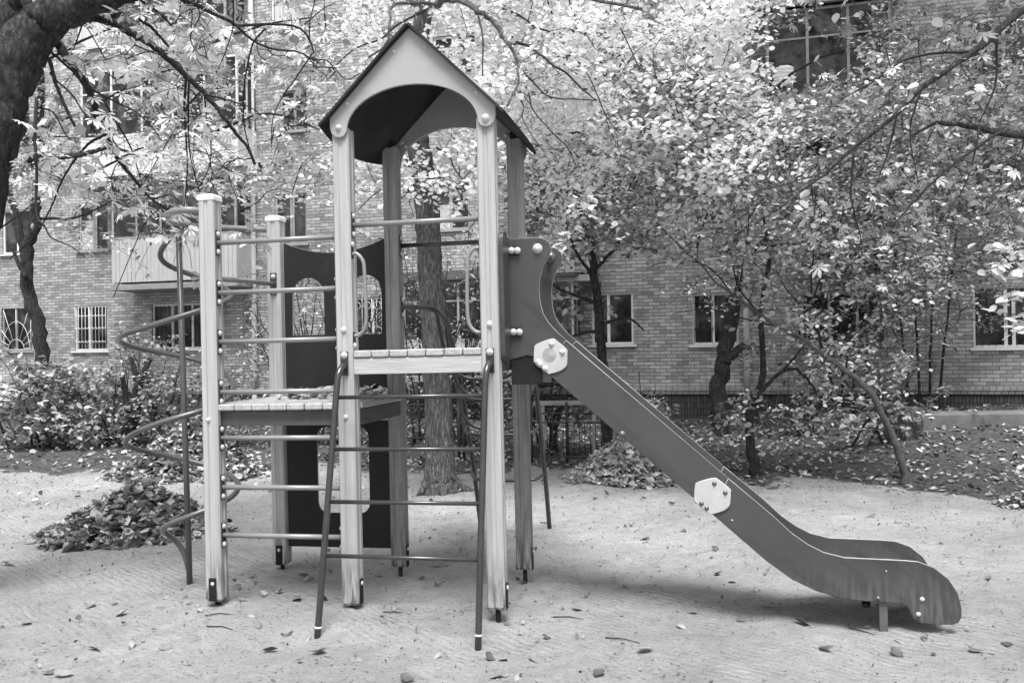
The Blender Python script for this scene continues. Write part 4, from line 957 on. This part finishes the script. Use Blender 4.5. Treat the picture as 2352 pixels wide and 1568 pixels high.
# --- right-hand thicket
TD = Tree('chestnut_tree', 'tree outside the right edge reaching one long diagonal branch into view', 'tree')
TD.stem(pl([(2900, 1300), (2880, 1000), (2800, 600), (2700, 250), (2600, 0), (2500, -200)], 8.5), [.3, .26, .24, .2, .16, .1], 5, 14, .05)
TD.stem(pl([(2620, -80), (2480, -60), (2352, 22), (2240, 118), (2120, 200), (2060, 262), (1960, 340), (1900, 395), (1840, 440), (1790, 480)], 8.3), [.05, .045, .036, .028, .025, .022, .018, .014, .010, .007], 5, 10, .15)
TD.stem(pl([(2800, 450), (2500, 340), (2352, 314), (2290, 302), (2215, 288), (2150, 284), (2100, 310)], 8.6), [.06, .05, .038, .032, .026, .02, .01], 4, 10, .2)
for L, r in (([(2240, 118), (2100, 130), (2000, 190), (1930, 230)], .016), ([(2060, 262), (2040, 350), (2010, 430)], .012), ([(2290, 90), (2285, 200), (2250, 280)], .014), ([(1960, 340), (1955, 450), (1980, 560)], .012), ([(2300, 302), (2200, 370), (2110, 450), (2050, 520)], .016), ([(2120, 200), (2090, 300), (2110, 420)], .01), ([(1900, 395), (1780, 430), (1700, 445)], .008), ([(2250, 290), (2220, 420), (2150, 520)], .01)):
    TD.stem(pl(L, 8.4), np.linspace(r, r * .4, len(L)), 4, 6, .3, limb=True)
mD = clump(lambda x, y: 1. if y < 560 else .25, 13)
TD.grow(region(60, (1860, 2420), (-60, 640), (7.8, 10.8), mD), .0055, .15, .06, (.25, .5), 4)
TD.high = np.array(region(500, (1700, 3000), (-900, -120), (7.5, 13.5), clump(ONE, 78), 5.))
TD.build(['palm', 'ovate', 'ovate'], (.07, .13), LEAFR, BARKD, TWIG)
Z6 = lambda L: [((x / 2.138 + 1900) / 1.2755, (y / 2.138 + 700) / 1.2755) for x, y in L]
TE = Tree('leaning_tree', 'slender tree leaning far to the left over the slide', 'tree')
DE = 11.3
TE.stem(pl([(2082, 1115)] + Z6([(1600, 1450), (1560, 1330), (1520, 1210), (1460, 1090), (1400, 980), (1310, 880), (1200, 800), (1060, 700), (940, 610), (790, 540), (640, 430), (520, 340), (420, 270), (330, 160), (200, 50)]) + [(1440, 440), (1390, 400)], DE), [.06, .052, .047, .044, .042, .040, .038, .035, .031, .028, .025, .022, .019, .016, .014, .012, .009, .006], 4, 12, .12)
for L, r in ((Z6([(1240, 830), (1250, 640), (1290, 480), (1310, 400)]), .014), (Z6([(1090, 700), (1070, 600), (1030, 480), (1020, 250), (1040, 40)]), .02), (Z6([(1070, 600), (960, 430), (860, 310), (800, 200)]), .014), (Z6([(700, 470), (560, 300), (520, 100), (470, 0)]), .014), (Z6([(800, 545), (600, 500), (450, 450), (300, 440), (150, 470)]), .012), (Z6([(520, 340), (380, 180), (200, 130), (0, 170)]), .012), (Z6([(340, 170), (150, 0)]), .01), (Z6([(1400, 980), (1550, 960), (1700, 950), (1840, 1000)]), .012), ([(1440, 440), (1500, 330), (1560, 200)], .012), ([(1600, 570), (1640, 420), (1620, 280), (1650, 150)], .016), ([(1700, 650), (1720, 500), (1700, 400)], .012), ([(1720, 500), (1800, 380), (1820, 250)], .012), ([(1830, 780), (1900, 600), (1950, 450), (2000, 330)], .014)):
    TE.stem(pl(L, DE), np.linspace(r, r * .4, len(L)), 4, 6, .3, limb=True)
mE = clump(lambda x, y: (1. if y < 600 else .22 if x > 1750 else .10) * (.35 if x < 1420 else 1), 21)
TE.grow(region(230, (1290, 2130), (120, 900), (9.8, 12.6), mE), .0045, .045, .035, (.2, .5), 7)
TE.build(['ovate', 'ovate', 'round'], (.045, .08), LEAFR, TWIGL, TWIG)
TF = Tree('stump_tree', 'thick blackened pruned tree with a cut side limb before the drainpipe', 'tree')
TF.stem(pl([(1655, 1010), (1653, 990), (1652, 900), (1658, 850), (1668, 800), (1680, 750), (1690, 700), (1700, 600), (1690, 450), (1720, 300), (1730, 150)], 17.2), [.22, .18, .16, .16, .14, .12, .09, .06, .05, .035, .02], 4, 14, .15)
TF.stem(pl([(1665, 835), (1690, 808), (1722, 788)], 17.1), [.1, .09, .085], 4, 10, .1)
for L in ([(1695, 620), (1800, 500), (1900, 400), (2000, 330)], [(1692, 480), (1600, 380), (1500, 300)], [(1700, 560), (1850, 560), (2000, 500)], [(1725, 250), (1850, 150), (2000, 100)], [(1690, 400), (1560, 250), (1500, 100)]):
    TF.stem(pl(L, 17.1), np.linspace(.04, .014, len(L)), 4, 6, .3, limb=True)
mF = clump(lambda x, y: (1. if y < 560 else .22) * (.12 if (1750 < x < 1850 and 20 < y < 230) else 1) * (.5 if x < 1560 else 1), 31)
TF.grow(region(190, (1400, 2100), (0, 800), (15, 18), mF), .0055, .05, .04, (.3, .7), 7)
TF.high = np.array(region(7500, (1150, 2800), (-950, -70), (14.5, 18.5), clump(ONE, 81), 6.5))  # out-of-view leaves added to keep sun and sky off the right wall
TF.build(['ovate', 'maple'], (.06, .105), LEAFR, BARKD, TWIG)
TG = Tree('young_tree', 'thin crooked tree at the sand edge right of the slide', 'tree')
TG.stem(pl([(1737, 1100), (1733, 1070), (1722, 1010), (1722, 960), (1735, 915), (1750, 870), (1752, 800), (1748, 720), (1765, 600), (1750, 480)], 11.6), [.085, .075, .06, .055, .05, .045, .04, .035, .028, .014], 4, 10, .2)
TG.stem(pl([(1740, 905), (1790, 858), (1830, 850), (1862, 880), (1880, 915)], 11.5), [.03, .026, .022, .018, .01], 4, 7, .3)
TG.stem(pl([(1795, 855), (1830, 815), (1850, 790)], 11.5), [.018, .012, .006], 3, 6, .3)
TG.grow(region(46, (1640, 1960), (560, 1000), (11, 12.4), ONE), .0045, .06, .05, (.15, .4), 4)
TG.build(['ovate'], (.07, .12), LEAFR, BARKD, TWIG)
TH = Tree('pruned_tree', 'dark pruned tree rising behind the slide by the ground floor window', 'tree')
TH.stem(pl([(1402, 1080), (1395, 1000), (1388, 900), (1382, 800), (1372, 700), (1362, 610), (1356, 560), (1358, 530)], 12.8), [.09, .08, .074, .070, .066, .06, .056, .05], 4, 12, .15)
for L in ([(1378, 760), (1320, 770), (1270, 800)], [(1375, 700), (1300, 670), (1250, 640)], [(1366, 640), (1330, 590), (1300, 520), (1290, 440)], [(1380, 745), (1440, 730), (1480, 760)], [(1360, 560), (1330, 480), (1340, 400)], [(1366, 620), (1420, 560), (1450, 480)]):
    TH.stem(pl(L, 12.8), np.linspace(.03, .01, len(L)), 4, 7, .3)
TH.grow(region(90, (1190, 1500), (380, 720), (12, 14), lambda x, y: 1 if y < 560 else .2), .005, .07, .06, (.2, .5), 5)
TH.build(['maple', 'ovate'], (.09, .16), LEAFR, BARKD, TWIG)
# right wall growth: three tall leafy saplings
for k, (x, top, dp, lab, nn, rx, ry) in enumerate(((1935, 380, 14.8, 'tall leafy sapling growing against the brick wall beside the leaning tree', 90, (1830, 2080), (420, 940)), (2110, 200, 15.2, 'densest tall sapling hiding the balconies at the upper right', 150, (1980, 2352), (40, 760)), (2290, 250, 13.2, 'broad sapling whose leaves cross the window at the right edge', 110, (2080, 2440), (140, 860)))):
    t = Tree('sapling', lab, 'sapling', 'saplings along the right wall')
    dp = (16.8, 17.0, 15.8)[k]
    for j in range(4):
        b = x + j * 22 - 20 + (150 if k == 2 else 0); P_ = pl([(b, 985), (b - 8 + j * 5, 850), (b - 25 + j * 16, 700), (b - 40 + j * 28, 500), (b - 60 + j * 45, top + j * 20)], dp + j * .15); P_[0][2] = -.05; t.stem(P_, [.032, .028, .022, .016, .008], 4, 8, .25)
    t.grow(region(nn, rx, ry, (dp - 1.3, dp + 1.3), clump(lambda x_, y_: 1 if y_ < 700 else .5, 40 + k)), .006, .05, .04, (.25, .7), 7)
    t.build(['ovate', 'ovate', 'maple'] if k != 1 else ['ovate', 'narrow'], (.06, .105), LEAFR if k else LEAFS, BARKD, TWIG)
# near pale spray at the right edge
t = Tree('leafy_branch', 'pale broad-leaved spray hanging in at the right edge', 'branch')
t.stem(pl([(2520, 560), (2440, 600), (2352, 620), (2300, 585)], 5.2), [.012, .009, .006, .003], 4, 6, .2); t.stem(pl([(2520, 560), (2440, 680), (2352, 715), (2290, 730)], 5.2), [.009, .007, .005, .003], 4, 6, .2)
for L in ([(2440, 600), (2370, 572), (2335, 575), (2300, 572), (2272, 570)], [(2440, 600), (2385, 605), (2345, 612), (2310, 620), (2285, 628)], [(2440, 680), (2380, 670), (2340, 678), (2310, 688), (2285, 715)], [(2440, 680), (2390, 700), (2360, 722), (2335, 745), (2325, 770)]):
    Q = crom(pl([(x, y) for x, y in L], 5.2), 3); t.limbs.add(Q, np.linspace(.004, .002, len(Q)), 5)
    for q in Q[1:]: t.P.append(np.array([q, q]) + RNG.normal(0, .012, (2, 3)))
t.build(['ovate'], (.06, .085), LEAFW, TWIG, TWIG, .3, .3)
# shrubs
def shrub(name, label, cx, w_, y0, y1, dp, nn, kinds, size, lm, group=None, ns=8, stems=True, ls=.05, tw_=TWIG, dens=None):
    t = Tree(name, label, 'shrub', group)
    for j in range(ns):
        b = cx + RNG.uniform(-.22, .22) * w_; e_ = cx + RNG.uniform(-.48, .48) * w_; h_ = y0 + (y1 - y0) * RNG.uniform(.0, .35); z = dp + RNG.uniform(-.4, .4)
        g0 = at(b, y1, z); g0[2] = gz(g0[0], g0[1]) - .03
        P = [g0, (g0 + at((b * .6 + e_ * .4), (y1 + h_) / 2, z)) / 2, at((b + e_) / 2, (y1 + h_) / 2, z), at(e_, h_, z)]
        t.stem(P, [.024, .02, .015, .006], 4, 6, .4)
    t.grow(region(int(nn * .75), (cx - w_ / 2, cx + w_ / 2), (y0, y1), (dp - .7, dp + .7), dens or ONE, .06) + region(int(nn * .35), (cx - w_ / 2, cx + w_ / 2), ((y0 + y1) / 2, y1 + 45), (dp - .9, dp + .2), ONE, .03), .005, ls, .05, (.15, .35), 4)
    return t.build(kinds, size, lm, BARKD, tw_)
G = 'shrubs along the foot of the house'
shrub('shrub', 'broad-leaved shrub at the left edge under the fan-barred window', 70, 300, 818, 1000, 16.6, 95, ['maple', 'ovate'], (.09, .17), LEAFR, G, 7)
shrub('shrub', 'dark tangled shrub right of the broad-leaved one at the left edge', 240, 220, 840, 1005, 16.8, 80, ['ovate', 'maple'], (.07, .12), LEAFS, G, 9)
shrub('shrub', 'upright twiggy shrub under the scalloped window grille', 345, 190, 770, 1005, 16.9, 80, ['ovate'], (.06, .105), LEAFS, G, 9)
shrub('shrub', 'low shrub behind the tall spiral climbing pole', 470, 190, 850, 1000, 17., 60, ['ovate', 'narrow'], (.06, .105), LEAFS, G, 8)
shrub('shrub', 'dense bare-twigged bush seen through the arched openings', 730, 360, 600, 990, 16.5, 260, ['ovate'], (.05, .09), LEAFR, G, 22, ls=.11)
shrub('shrub', 'bare-twigged bush directly behind the furrowed trunk', 1020, 330, 540, 990, 16.2, 330, ['ovate', 'narrow'], (.05, .085), LEAFS, G, 28, ls=.13)
shrub('shrub', 'thin low bush beyond the right end of the lawn fence', 1250, 200, 780, 985, 14.8, 55, ['ovate'], (.06, .1), LEAFS, G, 10, ls=.11)
shrub('shrub', 'small low plant under the two white framed windows', 1475, 130, 850, 985, 16.5, 22, ['ovate', 'maple'], (.08, .14), LEAFR, G, 5)
shrub('shrub', 'leafy bush at the foot of the leaning tree', 2010, 280, 800, 1000, 14., 16, ['ovate'], (.08, .14), LEAFR, G, 7, dens=lambda x, y: 1. if x > 1900 else .3)
shrub('shrub', 'low bush beside the concrete edge on the right', 2150, 260, 905, 985, 15.5, 30, ['ovate', 'narrow'], (.06, .12), LEAFS, G, 6)
shrub('shrub', 'dark undergrowth beneath the thick pruned tree', 1790, 240, 860, 990, 16.2, 16, ['ovate'], (.07, .12), LEAFS, G, 8)
# sawn stump with many stems among the left shrubs
t = Tree('coppiced_stump', 'forked sawn stump standing in the left shrubs', 'stump')
Z4 = lambda L: [(x / 2.24 / 1.2755, (y / 2.24 + 600) / 1.2755) for x, y in L]
t.stem(pl(Z4([(840, 1540), (860, 1440), (900, 1330), (905, 1220), (920, 1150), (960, 1060), (985, 1010)]), 16.4), [.09, .08, .08, .09, .06, .05, .045], 4, 10, .15); t.stem(pl(Z4([(905, 1200), (885, 1100), (865, 1000)]), 16.4), [.06, .05, .045], 4, 8, .15)
t.stem(pl(Z4([(850, 1360), (820, 1250), (800, 1130)]), 16.4), [.05, .045, .04], 4, 8, .15); t.build(['ovate'], (.05, .1), LEAFS, BARKD, TWIG)
# ================================================================== fence, rail, kerb
fc = empty('lawn_fence', 'low dark wrought-iron lawn fence with rings behind the tree trunk', 'fence', Matrix.Translation(tuple(gnd(1060, 1062))))
finv = Matrix.Translation(tuple(-gnd(1060, 1062)))
DF = 13.0
def fpost(x, top, bot=1062):
    a = gnd(x, bot); t = Tubes(); t.add([a + np.array([0, 0, -.1]), np.array([a[0], a[1], at(x, top, a[1])[2]])], .028, 6); o = t.build('fence_post', GRD, fc); o.matrix_parent_inverse = finv
for x in (925, 1055, 1066): fpost(x, 915)
A = gnd(700, 1062); B = gnd(1066, 1062); t = Tubes()
for z in (.93, .40): t.add([A + np.array([0, 0, z]), B + np.array([0, 0, z])], .014, 6)
nR = 11
for k in range(nR):
    c = A + (B - A) * ((k + .5) / nR)
    for (zz, R) in ((.76, .12), (.54, .11)):
        t.add([c + np.array([R * math.cos(q), 0, zz + R * math.sin(q)]) for q in np.linspace(0, 2 * math.pi, 15)], .010, 5)
        t.add([c + np.array([R * .45 * math.cos(q), 0, zz + R * .45 * math.sin(q)]) for q in np.linspace(0, 2 * math.pi, 9)], .008, 5)
o = t.build('ring_panel', GRD, fc); o.matrix_parent_inverse = finv
f2 = gnd(1240, 1066); fd = empty('lawn_fence', 'low bar fence with plain uprights behind the arch climber', 'fence', Matrix.Translation(tuple(f2)))
A = gnd(1185, 1066); B = gnd(1420, 1070); t = Tubes()
for z in (.80, .66, .13): t.add([A + np.array([0, 0, z]), B + np.array([0, 0, z])], .012, 6)
for k in range(20):
    c = A + (B - A) * (k / 19); t.add([c + np.array([0, 0, .13]), c + np.array([0, 0, .66])], .007, 5)
o = t.build('bar_panel', GRD, fd); o.matrix_parent_inverse = Matrix.Translation(tuple(-f2))
for x in (1188, 1222, 1303, 1395):
    a = gnd(x, 1067); t = Tubes(); t.add([a + np.array([0, 0, -.1]), a + np.array([0, 0, .97])], .024, 6); o = t.build('fence_post', GRD, fd); o.matrix_parent_inverse = Matrix.Translation(tuple(-f2))
a = at(1225, 926, 14.); b = at(1385, 928, 14.)
rl = box('metal_rail', (a[0], a[1] - .05, a[2] - .035), (b[0], a[1] + .05, a[2] + .035), PIPEM, None, .006); tag(rl, 'pale flat metal rail seen behind the slide above the bar fence', 'rail')
for x in (a[0] + .15, b[0] - .15): box('rail_leg', (x - .03, a[1] - .03, -.1), (x + .03, a[1] + .03, a[2] - .036), PIPEM, rl)
a = at(2112, 948, 14.6); b = at(2470, 950, 14.2)
kb = boxes('concrete_edge', [((a[0], 14.5, -.2), (b[0], 15.2, a[2] - .02)), ((a[0] - .1, 14.35, -.2), (b[0], 14.45, a[2] - .28))], BARKM if 0 else mat('dark_concrete', .09, .17, .9, 4, bump=.4, bscale=20), None, .02); tag(kb, 'low concrete edge of the basement pit under the right window', 'kerb')
c = at(2094, 952, 14.2); kb2 = box('concrete_block', (c[0] - .14, 14.1, -.1), (c[0] + .14, 14.4, c[2] + .12), BARKM, None, .01); tag(kb2, 'dark square block at the left end of the concrete edge', 'block')
# ================================================================== leaf litter, piles, single leaves
def scatter(n, xr, yr, dens):
    out = []
    X = RNG.uniform(*xr, n); Y = RNG.uniform(*yr, n); keep = RNG.uniform(0, 1, n) < dens(X, Y); X, Y = X[keep], Y[keep]
    return np.stack([X, Y, ground_z(X, Y) + RNG.uniform(.004, .035, len(X))], 1)
P = scatter(26000, (-14, 13), (10, 20), lambda X, Y: np.clip(soil_mask(X, Y) * (.45 + .55 * np.sin(X * 2.1 + np.sin(Y * 3)) ** 2) * np.where(X < -3, .55, 1) + .03, 0, 1))
tag(leaves_mesh('leaf_litter', P, (.045, .105), ['curl1', 'curl3', 'curl5', 'ovate', 'round'], LITTER, None, droop=0, up=1.2, tone=RNG.beta(.9, 1.9, len(P))), 'fallen leaves covering the soil between the sand and the house', 'leaf litter', kind='stuff')
P = scatter(30000, (-9, 9), (3.0, 13), lambda X, Y: .22 + .5 * np.clip((Y - 7) / 5, 0, 1))
P[:, 2] -= .008
Q = scatter(1500, (-5, 6), (3.2, 9.5), lambda X, Y: .5 + .5 * np.sin(X * 2.2 + 1.5 * np.sin(Y * 2)) * np.cos(Y * 2.9)); Q[:, 2] -= .004
tag(leaves_mesh('sand_debris', Q, (.02, .05), ['curl1', 'curl4', 'narrow'], LITTER, None, droop=0, up=1.2, tone=RNG.uniform(0, .35, len(Q))), 'broken dark leaf fragments scattered over the sand around the tower', 'debris', kind='stuff')
tag(leaves_mesh('sand_debris', P, (.010, .034), ['curl2', 'narrow', 'ovate'], LITTER, None, droop=0, up=1.5, tone=RNG.uniform(0, .5, len(P)) ** 1.5), 'tiny leaf crumbs and grit strewn over the raked sand', 'debris', kind='stuff')
def pile(label, c, rx, ry, hgt, n, m, size=(.08, .15)):
    bm = bmesh.new(); N1, N2 = 10, 28; ring = []
    def hh(r, a): return hgt * max(0, 1 - r ** 1.35) * (1 + .13 * math.sin(3 * a + 1) + .08 * math.sin(7 * a))
    for i in range(N1 + 1):
        r = i / N1; ring.append([bm.verts.new((rx * r * math.cos(a), ry * r * math.sin(a), hh(r, a) - .03)) for a in np.linspace(0, 2 * math.pi, N2, endpoint=False)])
    for i in range(N1):
        for j in range(N2): bm.faces.new((ring[i][j], ring[i + 1][j], ring[i + 1][(j + 1) % N2], ring[i][(j + 1) % N2]))
    bm.normal_update()
    o = bmobj('leaf_pile', bm, mat('pile_core', .03, .06, .9)); o.location = (c[0], c[1], gz(c[0], c[1])); tag(o, label, 'leaf pile', 'raked leaf piles')
    r = np.sqrt(RNG.uniform(0, 1.12, n)); a = RNG.uniform(0, 2 * math.pi, n); r = np.where(RNG.uniform(0, 1, n) < .05, r * 1.12, r)
    P = np.stack([rx * r * np.cos(a), ry * r * np.sin(a), np.array([hh(q, b) for q, b in zip(r, a)]) + RNG.uniform(-.01, .04, n)], 1)
    ch = leaves_mesh('pile_leaves', P, size, ['curl1', 'curl2', 'curl3', 'curl4', 'curl5'], m, o, droop=.1, up=.5)
    return o
p1 = gnd(262, 1235); pile('largest raked heap of curled dry leaves left of the spiral climber', (p1[0] + .10, p1[1] + .24), .84, .72, .43, 2100, PILEM, (.09, .19))
p2 = gnd(400, 1098); pile('flatter leaf heap behind the largest one at the left', (p2[0] + .1, p2[1] + .3), 1.1, .85, .66, 2400, PILEM, (.07, .14))
p3 = gnd(1450, 1115); pile('pale leaf heap under the upper part of the slide', (p3[0], p3[1] + .45), .78, .6, .52, 1500, PILER, (.08, .16))
p4 = gnd(2365, 1165); pile('small leaf heap cut by the right picture edge', (p4[0] + .1, p4[1] + .1), .38, .3, .13, 320, PILEM, (.05, .1))
# single leaves on the sand
spots = [(300, 1262), (605, 1380), (700, 1325), (745, 1385), (900, 1410), (1120, 1508), (1155, 1512), (1225, 1515), (1165, 1440), (1230, 1430), (1250, 1470), (1350, 1365), (1505, 1297), (1680, 1337), (1430, 1345), (1330, 1410), (1195, 1340), (560, 1395), (545, 1365), (640, 1372), (620, 1490), (585, 1430), (590, 1445), (660, 1455), (700, 1470), (735, 1500), (460, 1415), (440, 1400), (420, 1385), (280, 1418), (265, 1388), (305, 1480), (210, 1390), (110, 1540), (140, 1550), (930, 1558), (1200, 1562), (1140, 1555), (1245, 1200), (1440, 1165), (1545, 1160), (900, 1200), (910, 1235), (925, 1255), (1000, 1300), (960, 1330), (1010, 1345), (1480, 1245), (1570, 1220), (1700, 1190), (1640, 1265), (1750, 1240), (1800, 1190), (2130, 1465), (2075, 1470), (2055, 1495), (1900, 1500), (2180, 1370), (2210, 1300), (2270, 1340), (2310, 1480), (1560, 1440), (1590, 1405), (1700, 1425), (1760, 1400), (1650, 1320), (1580, 1300), (60, 1185), (90, 1165), (160, 1160), (180, 1140), (120, 1255), (350, 1140), (760, 1310), (705, 1332), (680, 1395), (1850, 1155), (2000, 1180), (2240, 1500), (1480, 1500), (1840, 1440), (1290, 1340), (380, 1500), (230, 1490), (820, 1520), (1375, 1545), (1010, 1500), (870, 1325), (60, 1440), (20, 1300)]
proto = []
for k in range(5):
    V, Fc = TEMPL['curl%d' % (k + 1)]; me = bpy.data.meshes.new('fallen_leaf'); me.from_pydata([tuple(v) for v in V], [], [tuple(map(int, f_)) for f_ in Fc])
    a = me.attributes.new('tone', 'FLOAT', 'POINT'); a.data.foreach_set('value', np.full(len(V), (.05, .4, .22, .1, .3)[k], np.float32)); me.materials.append(mat('fallen_leaf_skin', .05, .6, .6, attr='tone', transl=.08)); proto.append(me)
for k, (x, y) in enumerate(spots):
    p = gnd(x + RNG.uniform(-4, 4), y + RNG.uniform(-3, 3)); o = link(bpy.data.objects.new('fallen_leaf', proto[k % 5])); s = RNG.uniform(.06, .115)
    o.location = (p[0], p[1], gz(p[0], p[1]) + .08 * s + .004); o.scale = (s, s * RNG.uniform(.8, 1.3), s * .8); o.rotation_euler = (RNG.uniform(-.3, .3), RNG.uniform(-.5, .5) + (math.pi if k % 3 == 0 else 0), RNG.uniform(0, 6.28))
    tag(o, 'small curled dry leaf lying singly on the raked sand', 'leaf', 'single dry leaves on the sand')
for k, (x, y, x2, y2) in enumerate(((470, 1428, 530, 1424), (475, 1452, 535, 1456), (1390, 1470, 1470, 1480), (880, 1420, 925, 1412), (1950, 1440, 2010, 1462), (1270, 1420, 1340, 1428))):
    A = gnd(x, y); B = gnd(x2, y2); t = Tubes(); M_ = (A + B) / 2 + np.array([.01, .02, .004]); t.add([np.array([q[0], q[1], gz(q[0], q[1]) + .008]) for q in (A, M_, B)], [.004, .0035, .002], 5)
    tag(t.build('twig', TWIG), 'thin dark fallen twig lying on the sand', 'twig', 'fallen twigs on the sand')
